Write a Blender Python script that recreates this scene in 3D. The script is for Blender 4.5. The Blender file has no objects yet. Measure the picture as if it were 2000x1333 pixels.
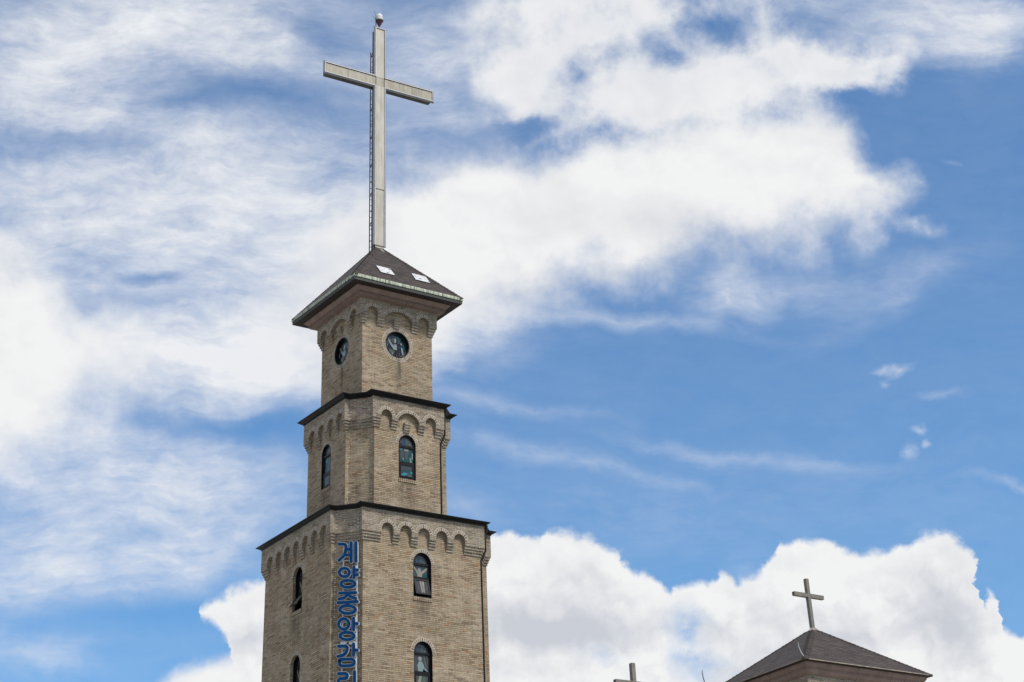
import bpy, math, random
from mathutils import Vector, Matrix
from mathutils.geometry import tessellate_polygon
random.seed(7)
C = bpy.context.scene.collection
SC = bpy.context.scene

# ---------------------------------------------------------------- camera
F_PX, PX, PY = 3501.93, 1092.905, -153.769      # focal length and principal point in a 2000 x 1333 picture
RT = Vector((0.8139682, -0.5782348, -0.05568021)).normalized()
UP = Vector((-0.30453599, -0.50637314, 0.80674908)).normalized()
FW = UP.cross(RT).normalized()
CAM = Vector((-38.16575, -64.55413, 1.6))
cd = bpy.data.cameras.new('camera')
cd.sensor_width = 36.0
cd.lens = F_PX * 36.0 / 2000.0
cd.shift_x = (1000.0 - PX) / 2000.0
cd.shift_y = (PY - 666.5) / 2000.0
cd.clip_start = 0.5
cd.clip_end = 6000.0
cam = bpy.data.objects.new('camera', cd)
C.objects.link(cam)
cam.matrix_world = Matrix(((RT.x, UP.x, -FW.x, CAM.x), (RT.y, UP.y, -FW.y, CAM.y), (RT.z, UP.z, -FW.z, CAM.z), (0, 0, 0, 1)))
SC.camera = cam

# ---------------------------------------------------------------- exposure, sun
SC.view_settings.view_transform = 'Standard'
SC.view_settings.look = 'None'
SC.view_settings.exposure = 0.0
SC.view_settings.gamma = 1.0
SUN_EL, SUN_AZ = math.radians(52), math.radians(-68)      # azimuth counter-clockwise from +x
sd = bpy.data.lights.new('sun', 'SUN')
sd.energy = 3.9
sd.angle = math.radians(9)
sd.color = (1.0, 0.94, 0.85)
sun = bpy.data.objects.new('sun', sd)
C.objects.link(sun)
sv = Vector((math.cos(SUN_EL) * math.cos(SUN_AZ), math.cos(SUN_EL) * math.sin(SUN_AZ), math.sin(SUN_EL)))
sun.rotation_euler = sv.to_track_quat('Z', 'Y').to_euler()
sun.location = (0, -30, 70)


# ---------------------------------------------------------------- node helper
class G:
    def __init__(s, tree):
        s.t = tree
        s.n = tree.nodes
        s.l = tree.links

    def put(s, inp, v):
        if v is None:
            return
        if isinstance(v, bpy.types.NodeSocket):
            s.l.new(v, inp)
        elif isinstance(v, (tuple, list)) and inp.type == 'RGBA' and len(v) == 3:
            inp.default_value = (*v, 1)
        else:
            inp.default_value = v

    def m(s, op, a, b=None, c=None, clamp=False):
        n = s.n.new('ShaderNodeMath')
        n.operation = op
        n.use_clamp = clamp
        s.put(n.inputs[0], a); s.put(n.inputs[1], b); s.put(n.inputs[2], c)
        return n.outputs[0]

    def v(s, op, a, b=None, c=None):
        n = s.n.new('ShaderNodeVectorMath')
        n.operation = op
        s.put(n.inputs[0], a); s.put(n.inputs[1], b)
        if c is not None:
            s.put(n.inputs[3] if op == 'SCALE' else n.inputs[2], c)
        return n.outputs[1] if op in ('DOT_PRODUCT', 'LENGTH', 'DISTANCE') else n.outputs[0]

    def xyz(s, x, y, z=0.0):
        n = s.n.new('ShaderNodeCombineXYZ')
        s.put(n.inputs[0], x); s.put(n.inputs[1], y); s.put(n.inputs[2], z)
        return n.outputs[0]

    def sep(s, v):
        n = s.n.new('ShaderNodeSeparateXYZ')
        s.put(n.inputs[0], v)
        return n.outputs

    def noise(s, vec, scale, detail=4, rough=0.55, dist=0.0, color=False, dims='3D', lac=2.0):
        n = s.n.new('ShaderNodeTexNoise')
        n.noise_dimensions = dims
        s.put(n.inputs['Vector'], vec)
        n.inputs['Scale'].default_value = scale
        n.inputs['Detail'].default_value = detail
        n.inputs['Roughness'].default_value = rough
        n.inputs['Lacunarity'].default_value = lac
        n.inputs['Distortion'].default_value = dist
        return n.outputs[1] if color else n.outputs[0]

    def rng(s, v, a, b, c=0.0, d=1.0, smooth=True):
        n = s.n.new('ShaderNodeMapRange')
        n.interpolation_type = 'SMOOTHSTEP' if smooth else 'LINEAR'
        n.clamp = True
        s.put(n.inputs[0], v)
        for i, x in enumerate((a, b, c, d)):
            s.put(n.inputs[i + 1], x)
        return n.outputs[0]

    def mix(s, f, a, b, mode='MIX'):
        n = s.n.new('ShaderNodeMix')
        n.data_type = 'RGBA'
        n.blend_type = mode
        s.put(n.inputs[0], f)
        s.put(n.inputs[6], a)
        s.put(n.inputs[7], b)
        return n.outputs[2]

    def ramp(s, f, stops, interp='LINEAR'):
        n = s.n.new('ShaderNodeValToRGB')
        cr = n.color_ramp
        cr.interpolation = interp
        while len(cr.elements) < len(stops):
            cr.elements.new(0.5)
        for e, (p, c) in zip(cr.elements, stops):
            e.position = p
            e.color = (*c, 1)
        s.put(n.inputs[0], f)
        return n.outputs[0]

    def mapping(s, vec, loc=(0, 0, 0), rot=(0, 0, 0), scale=(1, 1, 1), typ='POINT'):
        n = s.n.new('ShaderNodeMapping')
        n.vector_type = typ
        s.put(n.inputs[0], vec)
        n.inputs[1].default_value = loc
        n.inputs[2].default_value = rot
        n.inputs[3].default_value = scale
        return n.outputs[0]


# ---------------------------------------------------------------- world: sky and clouds
SKYGAIN = (0.80, 1.23, 1.50)
world = bpy.data.worlds.new('World')
SC.world = world
world.use_nodes = True
world.node_tree.nodes.clear()


def build_sky():
    g = G(world.node_tree)
    tc = g.n.new('ShaderNodeTexCoord').outputs['Generated']
    d = g.v('NORMALIZE', tc)
    sky = g.n.new('ShaderNodeTexSky')
    sky.sky_type = 'NISHITA'
    sky.sun_disc = False
    sky.sun_elevation = SUN_EL
    sky.sun_rotation = math.pi / 2 - SUN_AZ
    sky.altitude = 50
    sky.air_density = 1.0
    sky.dust_density = 0.15
    sky.ozone_density = 1.8
    # directions of the sky laid out on a flat map (units: one is about 16 degrees)
    fz = g.v('DOT_PRODUCT', d, tuple(FW))
    fzc = g.m('MAXIMUM', fz, 0.12)
    k = F_PX / 1000.0
    mx = g.m('MULTIPLY_ADD', g.m('DIVIDE', g.v('DOT_PRODUCT', d, tuple(RT)), fzc), k, PX / 1000)
    my = g.m('MULTIPLY_ADD', g.m('DIVIDE', g.v('DOT_PRODUCT', d, tuple(UP)), fzc), -k, PY / 1000)
    P = g.xyz(mx, my, 0.0)
    # inside the mapped patch: 1, elsewhere 0
    cx = g.m('ABSOLUTE', g.m('SUBTRACT', mx, 1.0))
    cy = g.m('ABSOLUTE', g.m('SUBTRACT', my, 0.67))
    inside = g.m('MULTIPLY', g.m('MULTIPLY', g.rng(cx, 1.55, 1.06, 0, 1), g.rng(cy, 1.18, 0.70, 0, 1)), g.rng(fz, 0.3, 0.5, 0, 1))

    # domain warps
    w1 = g.v('SUBTRACT', g.noise(P, 2.3, 2, 0.5, color=True), (0.5, 0.5, 0.5))
    w2 = g.v('SUBTRACT', g.noise(P, 11.0, 7, 0.60, color=True), (0.5, 0.5, 0.5))
    w3 = g.v('SUBTRACT', g.noise(P, 38.0, 5, 0.62, color=True), (0.5, 0.5, 0.5))
    Pe = g.v('ADD', g.v('ADD', P, g.v('MULTIPLY', w2, (0.075, 0.070, 0.0))), g.v('MULTIPLY', w3, (0.010, 0.010, 0.0)))
    Pw = g.v('ADD', g.v('ADD', P, g.v('MULTIPLY', w1, (0.16, 0.12, 0.0))), g.v('MULTIPLY', w2, (0.045, 0.04, 0.0)))

    def blobs(lst, vec):
        acc = None
        for (x, y, rx, ry, rot, wt) in lst:
            mp = g.mapping(vec, (x / 1000, y / 1000, 0), (0, 0, math.radians(rot)), (rx / 1000, ry / 1000, 1), 'TEXTURE')
            gr = g.n.new('ShaderNodeTexGradient')
            gr.gradient_type = 'SPHERICAL'
            g.put(gr.inputs[0], mp)
            acc = g.m('MULTIPLY_ADD', gr.outputs[1], wt, acc if acc is not None else 0.0)
        return acc

    def outline(sock, pts, lo=-0.3, span=2.8, vlo=-0.4, vspan=2.4):
        """a cloud edge drawn as a curve: position along one axis -> position on the other"""
        n = g.n.new('ShaderNodeFloatCurve')
        c = n.mapping.curves[0]
        q = [((x / 1000 - lo) / span, (y / 1000 - vlo) / vspan) for x, y in pts]
        q = [(0.0, q[0][1])] + q + [(1.0, q[-1][1])]
        c.points[0].location = q[0]
        c.points[-1].location = q[-1]
        for p_ in q[1:-1]:
            c.points.new(*p_)
        for p_ in c.points:
            p_.handle_type = 'VECTOR'
        n.mapping.update()
        g.put(n.inputs['Value'], g.m('DIVIDE', g.m('SUBTRACT', sock, lo), span))
        return g.m('MULTIPLY_ADD', n.outputs[0], vspan, vlo)

    ex, ey, _ = g.sep(Pe)

    def between(top, bot, kt=1.0, kb=1.0):
        a = g.m('MULTIPLY', g.m('SUBTRACT', ey, outline(ex, top)), kt)
        b = g.m('MULTIPLY', g.m('SUBTRACT', outline(ex, bot), ey), kb)
        return g.m('MINIMUM', a, b)

    OFF = 1900
    # the great white cloud across the middle
    A = between([(380, OFF), (400, 760), (440, 640), (500, 545), (560, 470), (620, 405), (660, 372), (720, 350), (760, 325), (860, 292), (950, 288), (1050, 282), (1100, 262), (1200, 225), (1400, 185), (1590, 180), (1650, 225), (1690, 270), (1715, 310), (1750, 318), (1785, 326), (1802, 340), (1815, 365), (1840, 420), (1900, 600), (1960, OFF)],
                [(380, 0), (400, 790), (470, 810), (640, 780), (840, 735), (880, 700), (920, 672), (1000, 640), (1060, 608), (1120, 592), (1180, 590), (1230, 592), (1280, 552), (1380, 525), (1500, 515), (1580, 500), (1640, 484), (1700, 472), (1735, 430), (1755, 398), (1795, 386), (1815, 365), (1840, 320), (1900, 100), (1960, 0)], 0.8, 0.55)
    # cumulus bank low on the right, its lumpy top
    B = g.m('ADD', 0.009, between([(850, OFF), (860, 1120), (930, 1066), (960, 1046), (1010, 1053), (1035, 1068), (1055, 1066), (1062, 1046), (1085, 1046), (1130, 1056), (1150, 1056), (1190, 1072), (1215, 1086), (1222, 1104), (1250, 1124), (1268, 1120), (1295, 1142), (1318, 1166), (1330, 1150), (1360, 1146), (1390, 1144), (1405, 1122), (1420, 1120), (1438, 1136), (1455, 1124), (1490, 1128), (1500, 1112), (1498, 1084), (1512, 1066), (1560, 1060), (1620, 1070), (1660, 1080), (1720, 1080), (1765, 1070), (1790, 1048), (1815, 1037), (1840, 1035), (1865, 1050), (1890, 1070), (1908, 1092), (1912, 1130), (1925, 1160), (1945, 1168), (1912, 1190), (1913, 1232), (1950, 1232), (1985, 1240), (2000, 1252), (2100, 1230), (2300, 1200)],
                [(860, OFF), (2300, OFF)], 1.0, 1.0))
    # small cumulus low on the left
    Cc = between([(370, OFF), (382, 1188), (400, 1172), (440, 1166), (460, 1148), (500, 1138), (540, 1120), (620, 1090), (640, 1080), (650, OFF)], [(370, 0), (382, 1196), (400, 1214), (425, 1236), (445, 1262), (470, 1400), (900, 1500)], 1.0, 1.0)
    Cl = between([(270, OFF), (290, 1345), (330, 1314), (370, 1296), (420, 1280), (450, 1268), (520, 1262), (640, 1270), (650, OFF)], [(270, 1500), (900, 1500)], 1.0, 1.0)
    # the soft mass at the left edge: right-hand limit at each height
    d_edge = outline(ey, [(390, -60), (430, 40), (480, 80), (540, 140), (600, 240), (640, 290), (700, 330), (760, 320), (800, 260), (850, 190), (900, 90), (950, -60)], -0.3, 2.8)
    Dd = g.m('MULTIPLY', g.m('SUBTRACT', d_edge, ex), 0.5)

    n_edge = g.m('SUBTRACT', g.noise(P, 9.0, 9, 0.58), 0.5)
    n_soft = g.m('SUBTRACT', g.noise(P, 5.0, 7, 0.55), 0.5)

    def cover(s_, amp, soft, nz):
        return g.rng(g.m('MULTIPLY_ADD', nz, amp, s_), -soft * 0.35, soft)
    a_A = g.m('MULTIPLY', cover(A, 0.11, 0.070, n_edge), g.rng(g.m('MULTIPLY_ADD', n_soft, 0.30, ex), 0.36, 0.78, 0.0, 1.0))
    a_B = g.m('MULTIPLY', cover(B, 0.036, 0.018, n_edge), g.m('SUBTRACT', 1.0, g.m('MULTIPLY', blobs([(1345, 1235, 60, 70, 20, 1.0), (1370, 1300, 80, 60, 0, .7), (1160, 1280, 60, 26, 20, .5)], Pe), g.rng(g.m('ADD', n_edge, 0.5), 0.38, 0.62, 0.1, 0.85))))
    a_C = g.m('MAXIMUM', cover(Cc, 0.030, 0.022, n_edge), cover(Cl, 0.04, 0.04, n_edge))
    a_D = cover(Dd, 0.24, 0.10, n_soft)
    # looser cloud above the great one, torn open in places
    UP_ = [(1080, 50, 260, 200, 0, 1.0), (1230, 190, 330, 160, 0, .9), (1420, 150, 300, 110, -8, .75), (1560, 110, 190, 110, -10, .7), (1330, 20, 330, 80, 0, .7), (1640, 150, 150, 60, 5, .45), (1740, 125, 75, 85, 30, .85), (1690, 145, 100, 40, 0, .4), (1020, 210, 120, 130, 0, .45),
           (1135, 155, 140, 80, -25, -.9), (1385, 55, 100, 60, 30, -.5), (1310, 105, 90, 50, 0, -.4), (1240, 60, 60, 40, 0, -.2), (1600, 60, 120, 60, 20, -.4), (1020, 262, 90, 30, -12, -.7), (1660, 210, 90, 40, 20, -.5), (1795, 440, 80, 34, 8, .5)]
    Us = g.m('MULTIPLY_ADD', n_edge, 1.7, g.m('MULTIPLY_ADD', n_soft, 0.8, g.m('MULTIPLY', g.m('MINIMUM', blobs(UP_, Pe), 0.9), 1.0)))
    a_U = g.m('MULTIPLY', g.rng(Us, -0.05, 0.95), g.rng(blobs([q for q in UP_ if q[5] > 0], P), 0.02, 0.30))

    def union(*aa):
        r = None
        for q in aa:
            k_ = g.m('SUBTRACT', 1.0, q)
            r = k_ if r is None else g.m('MULTIPLY', r, k_)
        return g.m('SUBTRACT', 1.0, r)
    a_cum = union(a_A, a_B, a_C, a_D, g.m('MULTIPLY', a_U, 0.92))
    s1 = g.m('MAXIMUM', g.m('MAXIMUM', A, B), g.m('MAXIMUM', Cc, Dd))
    # thin veils, drawn out along gentle diagonals
    THIN = [(260, 420, 1100, 1000, 0, .22), (800, 120, 500, 300, 0, .12), (120, 90, 420, 200, -10, .85), (60, 190, 300, 90, -5, .35), (380, 30, 420, 120, -6, .65), (540, 110, 300, 90, 12, .45), (860, 90, 200, 120, 20, .25), (860, 200, 150, 220, 0, .25), (230, 240, 300, 50, 8, .45), (420, 330, 420, 130, -12, .8), (80, 370, 260, 120, 0, .6), (560, 400, 240, 120, -20, .4), (300, 470, 420, 130, -10, .7), (60, 470, 200, 80, 0, .4),
            (560, 560, 330, 200, -25, .95), (600, 640, 260, 130, -20, .5), (400, 700, 330, 120, 3, 1.0), (560, 730, 180, 60, 8, .5), (400, 790, 120, 70, 0, .45), (200, 930, 420, 170, 5, .62), (430, 960, 360, 120, 5, .35), (120, 1110, 460, 150, -10, .62), (400, 1100, 260, 90, -10, .3), (60, 1290, 200, 55, 0, .35), (150, 1280, 120, 60, -30, .15),
            (1750, 30, 420, 100, 8, .6), (1900, 10, 200, 90, 0, .6), (1850, 80, 160, 80, 0, .25), (1560, 560, 340, 70, -8, .34), (1420, 560, 150, 90, 0, .35), (1760, 560, 330, 60, -30, .2), (1180, 620, 380, 30, 5, .35), (930, 640, 160, 120, 0, .45), (880, 690, 70, 80, 0, .4),
            (1060, 800, 220, 22, 6, .15), (930, 785, 200, 36, 6, .14), (1300, 860, 220, 22, 9, .16), (1450, 885, 260, 24, 7, .12), (1600, 905, 300, 26, 5, .14), (1130, 895, 260, 26, 9, .13), (1020, 880, 200, 40, 5, .2), (1320, 925, 180, 22, 14, .13), (1980, 965, 160, 14, 7, .35), (1500, 960, 700, 130, 5, .10), (1250, 1010, 300, 90, 0, .14), (900, 1000, 120, 60, 0, .2),
            (1785, 727, 50, 15, -12, .42), (1738, 724, 48, 11, -6, .34), (1735, 750, 22, 14, 0, .28), (1778, 885, 22, 24, 15, .5), (1798, 845, 34, 10, 5, .5), (1811, 873, 14, 16, 0, .55), (1850, 785, 60, 14, 5, .25), (1880, 303, 30, 8, 0, .25), (1470, 1100, 60, 40, 0, .2),
            (430, 195, 360, 80, 3, -.10), (250, 165, 120, 60, 20, -.15), (610, 200, 170, 70, 0, -.18), (620, 60, 120, 60, 20, -.2), (80, 285, 200, 60, 3, -.10), (140, 415, 140, 24, -5, -.45), (300, 540, 90, 22, 0, -.45), (420, 490, 120, 40, -20, -.3), (460, 480, 60, 80, 30, -.25), (430, 840, 260, 46, 3, -.35), (250, 1210, 360, 50, 0, -.3), (630, 350, 60, 60, 0, -.35)]
    Q = g.mapping(Pw, rot=(0, 0, math.radians(9)), scale=(1.0, 2.4, 1.0))
    n_w = g.m('SUBTRACT', g.noise(Q, 4.6, 8, 0.58, 0.15), 0.5)
    n_w2 = g.m('SUBTRACT', g.noise(g.mapping(Pw, rot=(0, 0, math.radians(-16)), scale=(1.0, 1.7, 1.0)), 12.0, 7, 0.60, 0.2), 0.5)
    S2 = blobs(THIN, g.v('ADD', g.v('ADD', P, g.v('MULTIPLY', w1, (0.20, 0.10, 0.0))), g.v('MULTIPLY', w2, (0.10, 0.05, 0.0))))
    pres = g.rng(S2, -0.1, 0.5, 0.10, 1.0)
    # feathery filaments: noise squeezed hard across a slowly turning direction
    n_f = g.m('SUBTRACT', g.noise(g.mapping(Pw, rot=(0, 0, math.radians(12)), scale=(1.0, 5.0, 1.0)), 8.0, 9, 0.66, 0.6), 0.5)
    n_f2 = g.m('SUBTRACT', g.noise(g.mapping(Pw, rot=(0, 0, math.radians(-28)), scale=(1.0, 3.2, 1.0)), 14.0, 8, 0.66, 0.5), 0.5)
    s2 = g.m('MULTIPLY_ADD', g.m('MULTIPLY', n_w, pres), 1.05, g.m('MULTIPLY', S2, 0.62))
    s2 = g.m('MULTIPLY_ADD', g.m('MULTIPLY', n_w2, pres), 0.70, s2)
    s2 = g.m('MULTIPLY_ADD', g.m('MULTIPLY', n_f, pres), 0.46, s2)
    s2 = g.m('MULTIPLY_ADD', g.m('MULTIPLY', n_f2, pres), 0.45, s2)
    s2 = g.m('MULTIPLY_ADD', g.m('MULTIPLY', pres, pres), 0.33, s2)
    t_thin = g.rng(s2, -0.11, 1.22, 0, 1, False)
    a_thin = g.m('MULTIPLY', g.m('POWER', t_thin, 1.15), 1.0, clamp=True)
    a_in = union(a_cum, a_thin)
    # the rest of the sky: broken cloud all round
    n_o = g.noise(d, 2.2, 7, 0.58, 0.3)
    a_out = g.rng(n_o, 0.42, 0.6)
    a = g.m('ADD', g.m('MULTIPLY', a_in, inside), g.m('MULTIPLY', a_out, g.m('SUBTRACT', 1.0, inside)))
    # cloud colour: white, pale blue-grey in the thick undersides and in the veils
    n_g = g.noise(Pw, 3.2, 5, 0.5)
    # billow relief: the side of each swelling turned from the sun is greyer
    nb0 = g.noise(Pe, 8.0, 7, 0.56)
    nb1 = g.noise(g.v('ADD', Pe, (0.010, -0.022, 0.0)), 8.0, 7, 0.56)
    nc0 = g.noise(Pw, 3.0, 3, 0.5)
    nc1 = g.noise(g.v('ADD', Pw, (0.02, -0.05, 0.0)), 3.0, 3, 0.5)
    relief = g.m('ADD', g.m('MULTIPLY', g.m('SUBTRACT', nb1, nb0), 1.6), g.m('MULTIPLY', g.m('SUBTRACT', nc1, nc0), 1.5))
    deep = g.rng(g.m('MAXIMUM', B, Cc), 0.01, 0.10)
    BAND = blobs([(1100, 1215, 330, 70, 6, 1.1), (1000, 1235, 160, 50, 0, .6), (1650, 1240, 330, 75, -5, .9), (1850, 1200, 170, 120, 60, .8), (1400, 1300, 250, 80, 0, .3), (480, 1270, 110, 40, -10, .6), (1280, 425, 380, 60, 5, .55), (1450, 490, 400, 60, -8, .6), (1100, 560, 300, 60, -5, .4), (600, 600, 260, 160, -30, .45), (1250, 150, 330, 100, 0, .3)], Pw)
    grey = g.m('ADD', g.m('MULTIPLY', g.rng(n_g, 0.45, 0.72), 0.26), g.m('MULTIPLY', BAND, g.m('MULTIPLY_ADD', nb0, 1.1, 0.25)))
    grey = g.m('ADD', grey, g.m('MULTIPLY', relief, g.m('MULTIPLY_ADD', deep, 1.0, 0.55)))
    grey = g.m('ADD', grey, g.m('MULTIPLY', deep, 0.10), clamp=True)
    ccol = g.mix(grey, (8.95, 8.97, 9.0), (5.9, 6.15, 6.75))
    veil = g.m('SUBTRACT', 1.0, g.rng(a_cum, 0.0, 0.9))
    ccol = g.mix(g.m('MULTIPLY', g.m('MULTIPLY', veil, inside), 0.8), ccol, g.mix(g.rng(a_thin, 0.35, 0.85), (6.9, 7.4, 8.5), (8.3, 8.5, 8.9)))
    skyc = g.mix(1.0, sky.outputs[0], (SKYR, SKYG, SKYB), 'MULTIPLY')
    col = g.mix(a, skyc, ccol)
    bg = g.n.new('ShaderNodeBackground')
    g.put(bg.inputs[0], col)
    bg.inputs[1].default_value = 0.1
    out = g.n.new('ShaderNodeOutputWorld')
    g.l.new(bg.outputs[0], out.inputs[0])


SKYR, SKYG, SKYB = SKYGAIN
build_sky()


# ---------------------------------------------------------------- materials
def new_mat(name):
    m = bpy.data.materials.new(name)
    m.use_nodes = True
    g = G(m.node_tree)
    b = g.n['Principled BSDF']
    return m, g, b


def bump(g, b, h, strength=0.5, dist=0.01):
    n = g.n.new('ShaderNodeBump')
    n.inputs['Strength'].default_value = strength
    n.inputs['Distance'].default_value = dist
    g.put(n.inputs['Height'], h)
    g.l.new(n.outputs[0], b.inputs['Normal'])


def brick_mat(name, bw=0.28, bh=0.0715, mort=0.015, stops=None, white_bias=0.0, offset=0.5, m_dark=(0.09, 0.076, 0.056), m_light=(0.62, 0.58, 0.50)):
    m, g, b = new_mat(name)
    uv = g.n.new('ShaderNodeUVMap').outputs[0]
    obj = g.n.new('ShaderNodeTexCoord').outputs['Object']
    x, y, _ = g.sep(uv)
    row = g.m('FLOOR', g.m('DIVIDE', y, bh))
    odd = g.m('FRACT', g.m('MULTIPLY', row, 0.5))
    # a slight uneven lie from course to course
    wn = g.n.new('ShaderNodeTexWhiteNoise'); wn.noise_dimensions = '1D'
    g.put(wn.inputs['W'], row)
    xs = g.m('ADD', g.m('DIVIDE', x, bw), g.m('ADD', g.m('MULTIPLY', odd, 2 * offset), g.m('MULTIPLY', wn.outputs[0], 0.10)))
    col = g.m('FLOOR', xs)
    fx = g.m('MULTIPLY', g.m('FRACT', xs), bw)
    fy = g.m('SUBTRACT', y, g.m('MULTIPLY', row, bh))
    ex = g.m('MINIMUM', fx, g.m('SUBTRACT', bw, fx))
    ey = g.m('MINIMUM', fy, g.m('SUBTRACT', bh, fy))
    wob = g.m('MULTIPLY_ADD', g.m('SUBTRACT', g.noise(obj, 26, 2), 0.5), 0.008, mort / 2)
    mv = g.rng(g.m('SUBTRACT', ex, g.m('MULTIPLY', wob, 1.25)), -0.001, 0.002, 1, 0)
    mh = g.rng(g.m('SUBTRACT', ey, wob), -0.001, 0.002, 1, 0)
    mask = g.m('MAXIMUM', mv, mh)
    w3 = g.n.new('ShaderNodeTexWhiteNoise'); w3.noise_dimensions = '2D'
    g.put(w3.inputs['Vector'], g.xyz(col, row))
    w4 = g.n.new('ShaderNodeTexWhiteNoise'); w4.noise_dimensions = '2D'
    g.put(w4.inputs['Vector'], g.xyz(g.m('ADD', col, 37.3), g.m('ADD', row, 11.1)))
    if stops is None:
        stops = [(0.0, (0.27, 0.19, 0.105)), (0.05, (0.38, 0.285, 0.17)), (0.30, (0.45, 0.35, 0.215)), (0.55, (0.49, 0.385, 0.24)), (0.80, (0.53, 0.42, 0.265)), (0.90, (0.41, 0.315, 0.195)), (0.945, (0.44, 0.25, 0.12)), (0.98, (0.28, 0.175, 0.10))]
    bc = g.ramp(w3.outputs[0], stops, 'CONSTANT')
    # tone patches and fine grain
    big = g.noise(obj, 0.55, 4, 0.6)
    bc = g.mix(g.rng(big, 0.35, 0.7, 0.0, 0.40), bc, (0.33, 0.28, 0.20))
    gr = g.noise(obj, 60, 3, 0.7)
    bc = g.mix(1.0, bc, g.ramp(g.m('MULTIPLY_ADD', w4.outputs[0], 0.35, g.m('MULTIPLY', gr, 0.65)), [(0.15, (0.80, 0.80, 0.80)), (0.85, (1.12, 1.12, 1.12))]), 'MULTIPLY')
    # mortar: shadow of raked joints painted dark in places, limed white in others
    pn = g.noise(obj, 0.9, 5, 0.65)
    lime = g.rng(g.m('ADD', pn, white_bias), 0.47, 0.62)
    lime = g.m('MULTIPLY', lime, g.rng(g.noise(obj, 7, 3, 0.6), 0.30, 0.62, 0.25, 1))
    limev = g.m('MAXIMUM', lime, g.m('MULTIPLY', g.rng(w4.outputs[0], 0.30, 0.45), g.m('MULTIPLY', mv, 0.9)))
    mc = g.mix(limev, m_dark, m_light)
    colr = g.mix(mask, bc, mc)
    # soot and rain dirt in upright runs
    zc = g.sep(obj)
    runs = g.noise(g.mapping(obj, scale=(2.2, 2.2, 0.16)), 1.6, 5, 0.62)
    dirt = g.rng(runs, 0.54, 0.76, 0.0, 0.38)
    colr = g.mix(dirt, colr, (0.13, 0.115, 0.09))
    # rain stains below the window sills: (axis across, centre, half width, face position on the other axis, top, length)
    ox, oy, oz = g.sep(obj)
    for (ax, c0, hw_, fp, zt, ln, am) in STAINS:
        across, other = (ox, oy) if ax == 'x' else (oy, ox)
        wv = g.m('MULTIPLY', g.m('SUBTRACT', g.noise(obj, 3.5, 3), 0.5), 0.25)
        a1 = g.rng(g.m('ABSOLUTE', g.m('ADD', g.m('SUBTRACT', across, c0), wv)), hw_ * 0.3, hw_ * 1.25, 1, 0)
        a2 = g.rng(g.m('ABSOLUTE', g.m('SUBTRACT', other, fp)), 0.05, 0.12, 1, 0, False)
        a3 = g.m('MULTIPLY', g.rng(oz, zt + 0.02, zt - 0.02, 0, 1), g.rng(oz, zt - ln, zt - 0.05, 0, 1))
        st_ = g.rng(g.noise(g.mapping(obj, scale=(5, 5, 0.35)), 1.5, 4, 0.6), 0.35, 0.62, 0.35, 1)
        colr = g.mix(g.m('MULTIPLY', g.m('MULTIPLY', g.m('MULTIPLY', a1, a2), g.m('MULTIPLY', a3, st_)), am), colr, (0.055, 0.048, 0.036))
    colr = g.mix(1.0, colr, (0.70, 0.68, 0.69), 'MULTIPLY')
    g.put(b.inputs['Base Color'], colr)
    b.inputs['Roughness'].default_value = 0.9
    h = g.m('ADD', g.m('MULTIPLY', g.m('SUBTRACT', 1.0, mask), 1.0), g.m('MULTIPLY', gr, 0.25))
    h = g.m('ADD', h, g.m('MULTIPLY', w4.outputs[0], 0.35))
    bump(g, b, h, 0.8, 0.008)
    return m


def rough_mat(name, c1, c2, scale=4.0, rough=0.6, metal=0.0, bs=0.2, bd=0.004, spec=None, stretch=(1, 1, 1), lo=0.35, hi=0.65, detail=5):
    m, g, b = new_mat(name)
    obj = g.n.new('ShaderNodeTexCoord').outputs['Object']
    n = g.noise(g.mapping(obj, scale=stretch), scale, detail, 0.62)
    n2 = g.noise(obj, scale * 9, 3, 0.6)
    f = g.m('MULTIPLY_ADD', n2, 0.3, g.m('MULTIPLY', n, 0.7))
    g.put(b.inputs['Base Color'], g.mix(g.rng(f, lo, hi), c1, c2))
    b.inputs['Roughness'].default_value = rough
    b.inputs['Metallic'].default_value = metal
    if spec is not None:
        b.inputs['Specular IOR Level'].default_value = spec
    bump(g, b, f, bs, bd)
    return m


STAINS = [('x', 0.05, 0.16, -1.745, 32.1, 2.0, .85), ('y', -0.02, 0.14, -1.758, 32.1, 2.0, .9), ('x', 0.02, 0.50, -2.452, 26.5, 1.5, .5), ('y', 0.0, 0.45, -2.412, 26.5, 1.5, .55), ('x', -0.03, 0.5, -3.60, 21.5, 1.4, .4), ('y', -0.04, 0.45, -3.60, 21.45, 1.7, .6)]
M = {}
M['brick'] = brick_mat('tan_brick')
M['brick_white'] = brick_mat('limed_tan_brick', white_bias=0.12, stops=[(0.0, (0.19, 0.15, 0.10)), (0.12, (0.28, 0.235, 0.165)), (0.40, (0.34, 0.285, 0.20)), (0.75, (0.38, 0.32, 0.225)), (0.93, (0.34, 0.21, 0.12)), (0.97, (0.22, 0.16, 0.11))])
M['voussoir'] = brick_mat('arch_brick', bw=0.078, bh=0.6, mort=0.017, white_bias=0.4, offset=0.0, stops=[(0.0, (0.22, 0.165, 0.105)), (0.2, (0.33, 0.265, 0.18)), (0.6, (0.38, 0.31, 0.215)), (0.88, (0.34, 0.215, 0.13))], m_dark=(0.3, 0.27, 0.22), m_light=(0.66, 0.62, 0.55))
M['lime'] = rough_mat('white_lime_mortar', (0.66, 0.63, 0.57), (0.42, 0.39, 0.34), 9, 0.9)
M['black'] = rough_mat('black_gutter_metal', (0.006, 0.006, 0.007), (0.014, 0.014, 0.015), 5, 0.34, 0.0, 0.05, spec=0.22)
M['frame'] = rough_mat('charcoal_window_frame', (0.004, 0.004, 0.006), (0.010, 0.010, 0.013), 8, 0.4, spec=0.2)
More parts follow.
